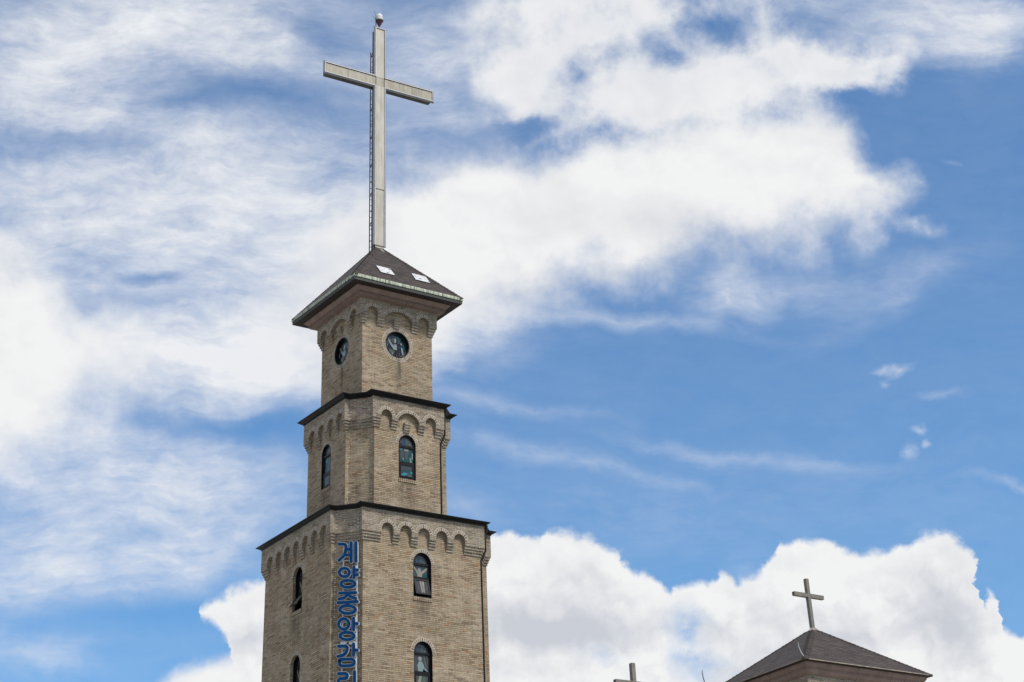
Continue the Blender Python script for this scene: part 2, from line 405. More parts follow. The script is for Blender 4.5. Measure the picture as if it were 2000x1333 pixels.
M['dark'] = rough_mat('painted_interior_shade', (0.006, 0.006, 0.006), (0.012, 0.012, 0.012), 3, 0.9)
M['soffit'] = None


def copper_mat():
    m, g, b = new_mat('verdigris_copper')
    obj = g.n.new('ShaderNodeTexCoord').outputs['Object']
    n = g.noise(g.mapping(obj, scale=(3.0, 3.0, 0.5)), 2.4, 6, 0.7)
    n2 = g.noise(g.mapping(obj, scale=(4, 4, 0.4)), 7.0, 4, 0.7)
    c = g.ramp(n, [(0.34, (0.06, 0.065, 0.055)), (0.42, (0.16, 0.18, 0.145)), (0.50, (0.30, 0.33, 0.25)), (0.58, (0.50, 0.52, 0.40)), (0.70, (0.22, 0.33, 0.28))])
    c = g.mix(g.rng(n2, 0.60, 0.72, 0, 0.7), c, (0.42, 0.60, 0.52))
    g.put(b.inputs['Base Color'], c)
    b.inputs['Roughness'].default_value = 0.6
    bump(g, b, n2, 0.2, 0.005)
    return m


def fascia_mat():
    m, g, b = new_mat('dark_copper_fascia')
    obj = g.n.new('ShaderNodeTexCoord').outputs['Object']
    n2 = g.noise(g.mapping(obj, scale=(4, 4, 0.15)), 4.0, 5, 0.75)
    c = g.mix(g.rng(n2, 0.60, 0.70, 0, 0.75), (0.016, 0.018, 0.018), (0.17, 0.26, 0.235))
    g.put(b.inputs['Base Color'], c)
    b.inputs['Roughness'].default_value = 0.55
    return m


def soffit_mat():
    m, g, b = new_mat('dark_slatted_soffit')
    obj = g.n.new('ShaderNodeTexCoord').outputs['Object']
    x, y, z = g.sep(obj)
    f = g.m('FRACT', g.m('MULTIPLY', g.m('ADD', x, y), 8.0))
    gap = g.rng(g.m('ABSOLUTE', g.m('SUBTRACT', f, 0.5)), 0.38, 0.46)
    g.put(b.inputs['Base Color'], g.mix(gap, (0.022, 0.017, 0.014), (0.007, 0.006, 0.005)))
    b.inputs['Roughness'].default_value = 0.75
    return m


def shingle_mat():
    m, g, b = new_mat('brown_asphalt_shingle')
    uv = g.n.new('ShaderNodeUVMap').outputs[0]
    obj = g.n.new('ShaderNodeTexCoord').outputs['Object']
    x, y, _ = g.sep(uv)
    bh, bw = 0.20, 0.34
    # scalloped lower edge of each course
    wave = g.m('MULTIPLY', g.m('ABSOLUTE', g.m('SINE', g.m('MULTIPLY', x, math.pi / bw))), 0.06)
    yy = g.m('ADD', y, wave)
    row = g.m('FLOOR', g.m('DIVIDE', yy, bh))
    odd = g.m('MULTIPLY', g.m('FRACT', g.m('MULTIPLY', row, 0.5)), 2)
    wn = g.n.new('ShaderNodeTexWhiteNoise'); wn.noise_dimensions = '1D'
    g.put(wn.inputs['W'], row)
    xs = g.m('ADD', g.m('DIVIDE', x, bw), g.m('ADD', g.m('MULTIPLY', odd, 0.5), g.m('MULTIPLY', wn.outputs[0], 0.25)))
    col = g.m('FLOOR', xs)
    fy = g.m('FRACT', g.m('DIVIDE', yy, bh))
    fx = g.m('FRACT', xs)
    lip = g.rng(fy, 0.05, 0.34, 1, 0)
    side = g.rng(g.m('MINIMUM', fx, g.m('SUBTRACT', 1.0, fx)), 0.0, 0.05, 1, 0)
    w3 = g.n.new('ShaderNodeTexWhiteNoise'); w3.noise_dimensions = '2D'
    g.put(w3.inputs['Vector'], g.xyz(col, row))
    c = g.ramp(w3.outputs[0], [(0, (0.026, 0.019, 0.019)), (0.3, (0.040, 0.029, 0.027)), (0.7, (0.053, 0.038, 0.035)), (1.0, (0.066, 0.050, 0.044))])
    big = g.noise(obj, 0.8, 5, 0.65)
    c = g.mix(g.rng(big, 0.4, 0.7, 0, 0.6), c, (0.036, 0.031, 0.031))
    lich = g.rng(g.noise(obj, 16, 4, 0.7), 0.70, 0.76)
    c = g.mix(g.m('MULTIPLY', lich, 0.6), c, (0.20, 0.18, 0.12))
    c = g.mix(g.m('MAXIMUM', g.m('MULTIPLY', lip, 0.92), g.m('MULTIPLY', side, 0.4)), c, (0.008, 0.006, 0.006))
    g.put(b.inputs['Base Color'], c)
    b.inputs['Roughness'].default_value = 0.95
    h = g.m('SUBTRACT', g.m('MULTIPLY', w3.outputs[0], 0.3), fy)
    bump(g, b, h, 0.5, 0.02)
    return m


def stone_mat():
    m, g, b = new_mat('pinkish_painted_stone')
    obj = g.n.new('ShaderNodeTexCoord').outputs['Object']
    x, y, z = g.sep(obj)
    n = g.noise(obj, 2.5, 6, 0.65)
    n2 = g.noise(g.mapping(obj, scale=(3, 3, 0.6)), 3.0, 4, 0.65)
    c = g.mix(g.rng(n, 0.35, 0.7), (0.255, 0.178, 0.152), (0.185, 0.132, 0.113))
    c = g.mix(g.rng(n2, 0.56, 0.8, 0, 0.5), c, (0.12, 0.10, 0.09))
    # joints between the lengths
    j = g.m('MINIMUM', g.m('ABSOLUTE', g.m('SUBTRACT', g.m('FRACT', g.m('MULTIPLY', g.m('ADD', x, 0.35), 0.55)), 0.5)), g.m('ABSOLUTE', g.m('SUBTRACT', g.m('FRACT', g.m('MULTIPLY', g.m('ADD', y, 0.2), 0.55)), 0.5)))
    c = g.mix(g.rng(j, 0.001, 0.006, 0.8, 0), c, (0.05, 0.04, 0.035))
    g.put(b.inputs['Base Color'], c)
    b.inputs['Roughness'].default_value = 0.7
    bump(g, b, n, 0.15, 0.01)
    return m


def metal_panel_mat(name, c1, c2, stain, amt):
    m, g, b = new_mat(name)
    obj = g.n.new('ShaderNodeTexCoord').outputs['Object']
    n = g.noise(g.mapping(obj, scale=(1.5, 1.5, 0.45)), 2.2, 7, 0.68)
    n2 = g.noise(obj, 11, 5, 0.7)
    runs = g.noise(g.mapping(obj, scale=(9, 9, 0.35)), 1.8, 4, 0.6)
    scr = g.noise(g.mapping(obj, rot=(0.5, 0.3, 0.8), scale=(2, 2, 9)), 2.6, 3, 0.5, 1.2)
    c = g.mix(g.rng(n, 0.35, 0.65), c1, c2)
    c = g.mix(g.rng(runs, 0.50, 0.72, 0, amt), c, stain)
    c = g.mix(g.rng(n2, 0.62, 0.75, 0, 0.35 * amt), c, stain)
    c = g.mix(g.rng(scr, 0.71, 0.735, 0, 0.6), c, (0.10, 0.09, 0.08))
    g.put(b.inputs['Base Color'], c)
    b.inputs['Roughness'].default_value = 0.55
    bump(g, b, n2, 0.1, 0.003)
    return m


M['copper'] = copper_mat()
M['fascia'] = fascia_mat()
M['soffit'] = soffit_mat()
M['shingle'] = shingle_mat()
M['stone'] = stone_mat()
M['panel'] = metal_panel_mat('weathered_cream_panel', (0.46, 0.43, 0.375), (0.36, 0.335, 0.285), (0.21, 0.19, 0.15), 0.65)
M['arm_panel'] = metal_panel_mat('stained_cream_panel', (0.36, 0.33, 0.265), (0.27, 0.245, 0.19), (0.12, 0.105, 0.08), 0.85)
M['steel'] = rough_mat('grey_galvanised_steel', (0.17, 0.172, 0.185), (0.25, 0.252, 0.27), 6, 0.5, 0.1, 0.1)
M['steel_dark'] = rough_mat('tarnished_dark_steel', (0.03, 0.03, 0.03), (0.075, 0.075, 0.075), 3, 0.65, 0.0, 0.1)
M['ladder'] = rough_mat('dark_ladder_steel', (0.03, 0.033, 0.036), (0.07, 0.07, 0.07), 6, 0.6)
M['small_cross'] = rough_mat('brown_grey_painted_steel', (0.13, 0.12, 0.105), (0.19, 0.17, 0.145), 5, 0.5, 0.1)
M['whiteplate'] = None
M['letter'] = rough_mat('navy_blue_acrylic', (0.002, 0.038, 0.122), (0.003, 0.045, 0.138), 3, 0.5, spec=0.06)
M['rim'] = rough_mat('brushed_silver_rim', (0.42, 0.43, 0.45), (0.52, 0.53, 0.55), 5, 0.45, 0.0)
M['globe'] = rough_mat('frosted_white_globe', (0.50, 0.50, 0.48), (0.68, 0.67, 0.65), 6, 0.35)
M['maroon'] = rough_mat('dark_maroon_paint', (0.045, 0.010, 0.014), (0.07, 0.02, 0.022), 6, 0.5)
M['greenbrass'] = rough_mat('tarnished_green_ring', (0.05, 0.09, 0.08), (0.08, 0.13, 0.115), 6, 0.5)
M['lead'] = rough_mat('pale_mortar_flashing', (0.30, 0.27, 0.25), (0.12, 0.11, 0.10), 9, 0.8)
M['tanedge'] = rough_mat('tan_drip_edge', (0.30, 0.25, 0.19), (0.16, 0.13, 0.11), 4, 0.6)
M['ground'] = rough_mat('pale_concrete_paving', (0.24, 0.225, 0.20), (0.34, 0.32, 0.285), 0.4, 0.9)


def plate_mat():
    m, g, b = new_mat('white_sheet_with_bird_marks')
    obj = g.n.new('ShaderNodeTexCoord').outputs['Object']
    n = g.noise(obj, 6.0, 2, 0.6, 0.6)
    n2 = g.noise(obj, 2.0, 4, 0.6)
    c = g.mix(g.rng(n2, 0.3, 0.8), (0.56, 0.56, 0.57), (0.44, 0.44, 0.45))
    c = g.mix(g.rng(n, 0.60, 0.63), c, (0.05, 0.05, 0.06))
    g.put(b.inputs['Base Color'], c)
    b.inputs['Roughness'].default_value = 0.5
    return m


M['whiteplate'] = plate_mat()


def glass_mat(name, c, c2):
    m, g, b = new_mat(name)
    obj = g.n.new('ShaderNodeTexCoord').outputs['Object']
    n = g.noise(obj, 6, 4, 0.6)
    g.put(b.inputs['Base Color'], g.mix(g.rng(n, 0.35, 0.65), c, c2))
    b.inputs['Roughness'].default_value = 0.12
    b.inputs['Specular IOR Level'].default_value = 0.5
    return m


M['g_base'] = glass_mat('leaded_grey_glass', (0.0341, 0.0372, 0.0409), (0.0527, 0.0527, 0.0546))
M['g_dark'] = glass_mat('leaded_dark_glass', (0.0074, 0.0050, 0.0074), (0.0124, 0.0087, 0.0112))
M['g_teal'] = glass_mat('teal_glass', (0.0037, 0.0620, 0.0589), (0.0025, 0.0403, 0.0403))
M['g_green'] = glass_mat('green_glass', (0.0050, 0.0992, 0.0620), (0.0037, 0.0620, 0.0434))
M['g_blue'] = glass_mat('blue_glass', (0.0062, 0.0527, 0.1302), (0.0050, 0.0310, 0.0930))
M['g_cyan'] = glass_mat('cyan_glass', (0.0310, 0.2232, 0.3100), (0.0248, 0.1736, 0.2480))
M['g_pale'] = glass_mat('pale_white_glass', (0.2046, 0.2604, 0.2666), (0.1550, 0.2046, 0.2108))
M['g_olive'] = glass_mat('olive_glass', (0.0713, 0.0930, 0.0651), (0.0558, 0.0744, 0.0527))
M['g_cream'] = glass_mat('cream_glass', (0.2356, 0.2294, 0.1674), (0.1860, 0.1860, 0.1364))
M['g_mauve'] = glass_mat('mauve_glass', (0.0744, 0.0527, 0.0527), (0.0558, 0.0434, 0.0434))


# ---------------------------------------------------------------- mesh builder
class MB:
    def __init__(s):
        s.v = []; s.f = []; s.uv = []; s.mi = []; s.mats = []; s.sm = []

    def mat(s, m):
        if m not in s.mats:
            s.mats.append(m)
        return s.mats.index(m)

    def face(s, pts, m, uvs=None, smooth=False):
        i0 = len(s.v)
        s.v += [tuple(p) for p in pts]
        s.f.append(list(range(i0, i0 + len(pts))))
        s.uv.append(uvs or [(0, 0)] * len(pts))
        s.mi.append(s.mat(m))
        s.sm.append(smooth)

    def box(s, c, size, m, rot=None):
        x, y, z = (a / 2 for a in size)
        P = [Vector((i * x, j * y, k * z)) for i in (-1, 1) for j in (-1, 1) for k in (-1, 1)]
        if rot is not None:
            P = [rot @ p for p in P]
        P = [p + Vector(c) for p in P]
        for q in ((0, 1, 3, 2), (4, 6, 7, 5), (0, 4, 5, 1), (2, 3, 7, 6), (0, 2, 6, 4), (1, 5, 7, 3)):
            pts = [P[i] for i in q]
            a = (pts[1] - pts[0]).length; bb = (pts[3] - pts[0]).length
            s.face(pts, m, [(0, 0), (a, 0), (a, bb), (0, bb)])

    def tube(s, pts, r, m, n=10, caps=True):
        pts = [Vector(p) for p in pts]
        rings = []
        for i, p in enumerate(pts):
            t = (pts[min(i + 1, len(pts) - 1)] - pts[max(i - 1, 0)]).normalized()
            a = t.cross(Vector((0.31, 0.17, 0.93)) if abs(t.z) < 0.9 else Vector((1, 0.2, 0))).normalized()
            b = t.cross(a)
            rr = r[i] if isinstance(r, (list, tuple)) else r
            rings.append([p + (a * math.cos(2 * math.pi * k / n) + b * math.sin(2 * math.pi * k / n)) * rr for k in range(n)])
        for i in range(len(rings) - 1):
            for k in range(n):
                s.face([rings[i][k], rings[i][(k + 1) % n], rings[i + 1][(k + 1) % n], rings[i + 1][k]], m, smooth=True)
        if caps:
            s.face(rings[0][::-1], m); s.face(rings[-1], m)

    def build(s, name, parent=None, merge=False, origin=None):
        me = bpy.data.meshes.new(name)
        o0 = Vector(origin) if origin is not None else Vector((0, 0, 0))
        me.from_pydata([tuple(Vector(p) - o0) for p in s.v], [], s.f)
        for m in s.mats:
            me.materials.append(m)
        me.polygons.foreach_set('material_index', s.mi)
        me.polygons.foreach_set('use_smooth', s.sm)
        ul = me.uv_layers.new(name='UVMap')
        flat = [c for f in s.uv for p in f for c in p]
        ul.data.foreach_set('uv', flat)
        if merge:
            import bmesh
            bm = bmesh.new(); bm.from_mesh(me)
            bmesh.ops.remove_doubles(bm, verts=bm.verts, dist=0.0005)
            bm.to_mesh(me); bm.free()
        me.update()
        o = bpy.data.objects.new(name, me)
        C.objects.link(o)
        if parent is not None:
            o.parent = parent
            # parents in this scene are unrotated: keep world coordinates
            w = Vector((0, 0, 0)); q = parent
            while q is not None:
                w += q.location; q = q.parent
            o.location = o0 - w
        else:
            o.location = o0
        return o


def thing(name, label, cat, loc, group=None):
    o = bpy.data.objects.new(name, None)
    C.objects.link(o)
    o.empty_display_size = 0.5
    o.location = loc
    tag(o, label, cat, group)
    return o


def tag(o, label, cat, group=None):
    o['label'] = label
    o['category'] = cat
    if group:
        o['group'] = group
    return o


# ---------------------------------------------------------------- plan geometry
class Plan:
    """closed outline, counter-clockwise; outward normals to the right of travel"""

    def __init__(s, pts):
        s.p = [Vector(q) for q in pts]
        s.n = len(pts)
        s.du = []; s.dn = []; s.L = []
        for i in range(s.n):
            e = s.p[(i + 1) % s.n] - s.p[i]
            s.L.append(e.length)
            e.normalize()
            s.du.append(e)
            s.dn.append(Vector((e.y, -e.x)))

    def off(s, i, w):
        """vertex i moved outward by w with a mitre"""
        a = s.dn[i - 1]; b = s.dn[i]
        k = a + b
        return s.p[i] + k * (w / max(1e-6, 1 + a.dot(b)))

    def pt(s, i, u, w, z):
        q = s.p[i] + s.du[i] * u + s.dn[i] * w
        return Vector((q.x, q.y, z))

    def u0(s, i, w):
        return (s.off(i, w) - s.p[i]).dot(s.du[i])

    def u1(s, i, w):
        return (s.off((i + 1) % s.n, w) - s.p[i]).dot(s.du[i])


def notch_plan(H, d, m, ox=0, oy=0):
    P = [(-H + d, -H), (H - d, -H), (H - d, -H + m), (H - m, -H + d), (H, -H + d), (H, H - d), (H - m, H - d), (H - d, H - m), (H - d, H), (-H + d, H),
         (-H + d, H - m), (-H + m, H - d), (-H, H - d), (-H, -H + d), (-H + m, -H + d), (-H + d, -H + m)]
    return Plan([(x + ox, y + oy) for x, y in P])


def square_plan(hx, hy, ox=0, oy=0):
    return Plan([(ox - hx, oy - hy), (ox + hx, oy - hy), (ox + hx, oy + hy), (ox - hx, oy + hy)])


def flat_poly(mb, pl, i, outline, w, m, holes=()):
    loops = [[Vector((u, z, 0)) for u, z in outline]] + [[Vector((u, z, 0)) for u, z in h] for h in holes]
    allp = [p for l in loops for p in l]
    for t in tessellate_polygon(loops):
        a, b, c = (allp[k] for k in t)
        if (b - a).cross(c - a).z < 0:
            b, c = c, b
        if abs((b - a).cross(c - a).z) < 1e-9:
            continue
        mb.face([pl.pt(i, q.x, w, q.y) for q in (a, b, c)], m, [(q.x + i * 1.37, q.y) for q in (a, b, c)])


def quad(mb, pl, i, u0, u1, z0, z1, w, m):
    mb.face([pl.pt(i, u0, w, z0), pl.pt(i, u1, w, z0), pl.pt(i, u1, w, z1), pl.pt(i, u0, w, z1)], m, [(u0 + i * 1.37, z0), (u1 + i * 1.37, z0), (u1 + i * 1.37, z1), (u0 + i * 1.37, z1)])


def arch_pts(uc, hw, zs, zcrown, n=14, full=True):
    """points of an arch from the left springing over the crown to the right one"""
    h = zcrown - zs
    R = (hw * hw + h * h) / (2 * h)
    cz = zcrown - R
    a = math.asin(min(1, hw / R))
    if h > hw - 1e-6:
        a = math.pi / 2
        R = hw; cz = zcrown - hw
    return [(uc + R * math.sin(-a + 2 * a * k / n), cz + R * math.cos(-a + 2 * a * k / n)) for k in range(n + 1)], (uc, cz, R, a)


def ring(mb, pl, i, cu, cz, r0, r1, a0, a1, w, m, n=28, side=0.01, joint=True):
    """brick ring, angles from the top, clockwise positive"""
    prev = None
    for k in range(n + 1):
        a = a0 + (a1 - a0) * k / n
        cur = [(cu + r * math.sin(a), cz + r * math.cos(a)) for r in (r0, r1)]
        if prev:
            x0 = (a0 + (a1 - a0) * (k - 1) / n) * r0 + 7; x1 = a * r0 + 7
            mb.face([pl.pt(i, *prev[0][:1], w, prev[0][1]), pl.pt(i, cur[0][0], w, cur[0][1]), pl.pt(i, cur[1][0], w, cur[1][1]), pl.pt(i, prev[1][0], w, prev[1][1])], m,
                    [(x0, 0.0), (x1, 0.0), (x1, 0.6 * (r1 - r0) / 0.15 * 0.985), (x0, 0.6 * (r1 - r0) / 0.15 * 0.985)])
            mb.face([pl.pt(i, prev[1][0], w, prev[1][1]), pl.pt(i, cur[1][0], w, cur[1][1]), pl.pt(i, cur[1][0], w - side, cur[1][1]), pl.pt(i, prev[1][0], w - side, prev[1][1])], m, [(x0, .1), (x1, .1), (x1, .11), (x0, .11)])
        prev = cur
    if joint:
        for k in range(n):
            a, b = a0 + (a1 - a0) * k / n, a0 + (a1 - a0) * (k + 1) / n
            q = [(cu + r * math.sin(t), cz + r * math.cos(t)) for t, r in ((a, r1), (b, r1), (b, r1 + 0.012), (a, r1 + 0.012))]
            mb.face([pl.pt(i, u, w - 0.0012, z) for u, z in q], M['lime'])


def extrude_edge(mb, pl, i, pts, w0, w1, m, s0=0.0):
    s = s0
    for a, b in zip(pts[:-1], pts[1:]):
        L = math.hypot(b[0] - a[0], b[1] - a[1])
        mb.face([pl.pt(i, a[0], w0, a[1]), pl.pt(i, b[0], w0, b[1]), pl.pt(i, b[0], w1, b[1]), pl.pt(i, a[0], w1, a[1])], m,
                [(w0 + 3, s), (w0 + 3, s + L), (w1 + 3, s + L), (w1 + 3, s)])
        s += L


def body(mb, pl, z0, z1, holes, depth, m):
    """holes: {segment: [list of outline points]}"""
    for i in range(pl.n):
        hs = holes.get(i, [])
        if not hs:
            quad(mb, pl, i, 0, pl.L[i], z0, z1, 0, m)
        else:
            flat_poly(mb, pl, i, [(0, z0), (pl.L[i], z0), (pl.L[i], z1), (0, z1)], 0, m, hs)
            for h in hs:
                extrude_edge(mb, pl, i, h + [h[0]], 0, -depth, m)


def band(mb, pl, zc, z1, W, arched, m, m_ring, steps=3, step_h=0.1, centre=None):
    """projecting band with arches cut from its lower edge, carried on stepped corbels.
    arched: {segment: [(uc, half width, z spring, z crown), ...]}"""
    for i in range(pl.n):
        a0, a1 = pl.u0(i, W), pl.u1(i, W)
        arcs = arched.get(i, [])
        if not arcs:
            quad(mb, pl, i, a0, a1, zc, z1, W, m)
            spans = [(None, None)]
        else:
            out = [(a0, zc)]
            spans = []
            last = None
            for q, (uc, hw, zs, zr) in enumerate(arcs):
                out.append((uc - hw, zc))
                ap, (cu, cz, R, aa) = arch_pts(uc, hw, zs, zr)
                edge = [(uc - hw, zc)] + ap + [(uc + hw, zc)]
                out += ap + [(uc + hw, zc)]
                extrude_edge(mb, pl, i, edge, W, 0, m)
                spans.append((last, uc - hw))
                last = uc + hw
                lim = aa * (0.93 if aa > 1.5 else 1.0)
                ring(mb, pl, i, cu, cz, R, R + 0.13, -lim, lim, W + 0.004 + 0.002 * (q % 2), m_ring)
            spans.append((last, None))
            out += [(a1, zc), (a1, z1), (a0, z1)]
            flat_poly(mb, pl, i, out, W, m)
        for (ua, ub) in spans:
            # underside of the band at zc
            zt = zc
            for k in range(steps + 1):
                w = W if k == 0 else W * (1 - k / (steps + 1))
                x0 = pl.u0(i, w) if ua is None else ua
                x1 = pl.u1(i, w) if ub is None else ub
                b0 = 0 if ua is None else ua
                b1 = pl.L[i] if ub is None else ub
                zb = zc - k * step_h
                if k > 0:
                    quad(mb, pl, i, x0, x1, zb, zt, w, m)
                    for uu, end in ((ua, 0), (ub, 1)):
                        if uu is not None:
                            mb.face([pl.pt(i, uu, 0, zb), pl.pt(i, uu, w, zb), pl.pt(i, uu, w, zt), pl.pt(i, uu, 0, zt)], m, [(0, zb), (w, zb), (w, zt), (0, zt)])
                mb.face([pl.pt(i, b0, 0, zb), pl.pt(i, b1, 0, zb), pl.pt(i, x1, w, zb), pl.pt(i, x0, w, zb)], m, [(b0, 0), (b1, 0), (x1, w), (x0, w)])
                zt = zb


def pendant(mb, pl, i, u0, u1, ztop, W, m, steps=4, h=0.1):
    """small stepped brick corbel hanging free on the wall"""
    zt = ztop
    for k in range(steps):
        w = W * (1 - k / (steps + 0.6))
        zb = zt - h
        quad(mb, pl, i, u0, u1, zb, zt, w, m)
        for uu in (u0, u1):
            mb.face([pl.pt(i, uu, 0, zb), pl.pt(i, uu, w, zb), pl.pt(i, uu, w, zt), pl.pt(i, uu, 0, zt)], m, [(0, zb), (w, zb), (w, zt), (0, zt)])
        for zz in ((zt, zb) if k == 0 else (zb,)):
            mb.face([pl.pt(i, u0, 0, zz), pl.pt(i, u1, 0, zz), pl.pt(i, u1, w, zz), pl.pt(i, u0, w, zz)], m)
        zt = zb


def sweep(mb, pl, prof, m, smooth=False):
    """profile [(w, z)] carried round the plan with mitres"""
    s = 0
    for (w0, z0), (w1, z1) in zip(prof[:-1], prof[1:]):
        L = math.hypot(w1 - w0, z1 - z0)
        for i in range(pl.n):
            a = pl.off(i, w0); b = pl.off((i + 1) % pl.n, w0); c = pl.off((i + 1) % pl.n, w1); d = pl.off(i, w1)
            mb.face([(a.x, a.y, z0), (b.x, b.y, z0), (c.x, c.y, z1), (d.x, d.y, z1)], m, [(0, s), ((b - a).length, s), ((c - d).length, s + L), (0, s + L)], smooth)
        s += L


def window(pl, i, uc, hw, zb, zs, zc, parent, rec, bars, style, open_deg=0.0, sash_top=None, brick_reveal=0.0, sill=True):
    """arched dark-framed window: frame mesh > panes, lower sash, brick sill"""
    fb = MB(); fr = M['frame']
    t = 0.075
    ap, (cu, cz, R, aa) = arch_pts(uc, hw, zs, zc, 20)
    outer = [(uc - hw, zb)] + ap + [(uc + hw, zb)]
    ap2, _ = arch_pts(uc, hw - t, zs, zc - t, 20)
    inner = [(uc - hw + t, zb + t)] + ap2 + [(uc + hw - t, zb + t)]
    w0 = -brick_reveal - 0.004
    w1 = -rec - 0.07
    eps = 0.003
    o2 = [((u - uc) * (1 - eps / hw) + uc, z - (eps if z > zs else -eps)) for u, z in outer]
    # sleeve front: ring between outer and a thin inner lip, then the frame proper further in
    lip, _ = arch_pts(uc, hw - 0.018, zs, zc - 0.018, 20)
    lip = [(uc - hw + 0.018, zb + 0.018)] + lip + [(uc + hw - 0.018, zb + 0.018)]

    def strip(A, wa, B, wb):
        n = len(A)
        for k in range(n):
            j = (k + 1) % n
            fb.face([pl.pt(i, A[k][0], wa, A[k][1]), pl.pt(i, A[j][0], wa, A[j][1]), pl.pt(i, B[j][0], wb, B[j][1]), pl.pt(i, B[k][0], wb, B[k][1])], fr)
    strip(o2, w0 + 0.012, lip, w0 + 0.012)
    strip(lip, w0 + 0.012, lip, -rec)
    strip(lip, -rec, inner, -rec)
    strip(inner, -rec, inner, w1)
    # transoms
    for zbar, hb in bars:
        for (za, zz, w_) in ((zbar - hb, zbar + hb, -rec + 0.004),):
            quad(fb, pl, i, uc - hw + t * 0.6, uc + hw - t * 0.6, za, zz, w_, fr)
            for ze in (za, zz):
                fb.face([pl.pt(i, uc - hw + t, w_, ze), pl.pt(i, uc + hw - t, w_, ze), pl.pt(i, uc + hw - t, w1, ze), pl.pt(i, uc - hw + t, w1, ze)], fr)
    # near-black sheet behind, painting the shade of the unlit room
    quad(fb, pl, i, uc - hw, uc + hw, zb, zc, -rec - 0.6, M['dark'])
    f = fb.build('window', parent)
    wp = -rec - 0.05
    # panes: top lunette, middle, bottom (in the sash)
    zs_ = sorted([b[0] for b in bars], reverse=True)
    u_l, u_r = uc - hw + t, uc + hw - t

    def pane(outline, art, name='pane', par=f, tr=None, w=wp):
        pb = MB()
        T = tr or (lambda v: v)
        i0 = len(pb.v)
        loops = [[Vector((u, z, 0)) for u, z in outline]]
        for tt in tessellate_polygon(loops):
            a, b, c = (loops[0][k] for k in tt)
            if (b - a).cross(c - a).z < 0:
                b, c = c, b
            pb.face([T(pl.pt(i, q.x, w, q.y)) for q in (a, b, c)], M['g_base'])
        for lay, (poly, mat) in enumerate(art):
            loops = [[Vector((u, z, 0)) for u, z in poly]]
            for tt in tessellate_polygon(loops):
                a, b, c = (loops[0][k] for k in tt)
                if (b - a).cross(c - a).z < 0:
                    b, c = c, b
                pb.face([T(pl.pt(i, q.x, w + 0.0016 * (lay + 1), q.y)) for q in (a, b, c)], M[mat])
        return pb.build(name, par)

    def fit(art, x0, x1, z0, z1):
        return [([(x0 + (x1 - x0) * a, z0 + (z1 - z0) * b) for a, b in poly], mat) for poly, mat in art]
    art = ART[style]
    h1 = bars[0][1]
    top = [(u, z) for u, z in inner if z >= zs_[0] + h1]
    pane([(u_l, zs_[0] + h1)] + top + [(u_r, zs_[0] + h1)], fit(art[0], u_l + 0.02, u_r - 0.02, zs_[0] + h1 + 0.02, zc - t - 0.06))
    pane([(u_l, zs_[1] + h1), (u_r, zs_[1] + h1), (u_r, zs_[0] - h1), (u_l, zs_[0] - h1)], fit(art[1], u_l + 0.01, u_r - 0.01, zs_[1] + h1, zs_[0] - h1))
    # sash
    zt = zs_[1] - h1; z0 = zb + t
    ang = -math.radians(open_deg)
    wv = -rec + 0.012
    piv = pl.pt(i, 0, wv, zt)
    ax = Vector((pl.du[i].x, pl.du[i].y, 0))
    R3 = Matrix.Rotation(ang, 3, ax)

    def T(p):
        return piv + R3 @ (Vector(p) - piv)
    sb = MB()
    ts = 0.065
    O = [(u_l + .004, z0 + .004), (u_r - .004, z0 + .004), (u_r - .004, zt - .004), (u_l + .004, zt - .004)]
    I = [(u_l + ts, z0 + ts), (u_r - ts, z0 + ts), (u_r - ts, zt - ts), (u_l + ts, zt - ts)]
    for k in range(4):
        j = (k + 1) % 4
        for (A, wa, B, wb) in ((O, wv, I, wv), (I, wv, I, wv - 0.05), (O, wv, O, wv - 0.05), (O, wv - 0.05, I, wv - 0.05)):
            sb.face([T(pl.pt(i, A[k][0], wa, A[k][1])), T(pl.pt(i, A[j][0], wa, A[j][1])), T(pl.pt(i, B[j][0], wb, B[j][1])), T(pl.pt(i, B[k][0], wb, B[k][1]))], fr)
    # glass sits in the sash
    for (art3, par) in ((art[2], None),):
        loops = [[Vector((u, z, 0)) for u, z in I]]
        sb.face([T(pl.pt(i, u, wv - 0.02, z)) for u, z in I], M['g_base'])
        for lay, (poly, mat) in enumerate(fit(art3, I[0][0], I[1][0], I[0][1], I[2][1])):
            lp = [Vector((u, z, 0)) for u, z in poly]
            for tt in tessellate_polygon([lp]):
                sb.face([T(pl.pt(i, lp[k].x, wv - 0.02 + 0.0016 * (lay + 1), lp[k].y)) for k in tt], M[mat])
    so = sb.build('sash', f)
    if open_deg > 3:
        so['label'] = 'bottom sash pushed open at its lower edge'
    if sill:
        lb = MB()
        n = 9
        for k in range(n):
            u0 = uc - hw - 0.02 + (2 * hw + 0.04) * k / n
            u1 = uc - hw - 0.02 + (2 * hw + 0.04) * (k + 0.86) / n
            zt_, zb_ = zb - 0.002, zb - 0.15
            quad(lb, pl, i, u0, u1, zb_, zt_, 0.03, M['brick'])
            lb.face([pl.pt(i, u0, 0, zb_), pl.pt(i, u1, 0, zb_), pl.pt(i, u1, .03, zb_), pl.pt(i, u0, .03, zb_)], M['brick'])
            lb.face([pl.pt(i, u0, .03, zt_), pl.pt(i, u1, .03, zt_), pl.pt(i, u1, -.1, zt_ + .01), pl.pt(i, u0, -.1, zt_ + .01)], M['brick'])
            for uu in (u0, u1):
                lb.face([pl.pt(i, uu, 0, zb_), pl.pt(i, uu, .03, zb_), pl.pt(i, uu, .03, zt_), pl.pt(i, uu, 0, zt_)], M['brick'])
        lb.build('sill', f)
    return f, outer


def rect(x0, y0, x1, y1):
    return [(x0, y0), (x1, y0), (x1, y1), (x0, y1)]


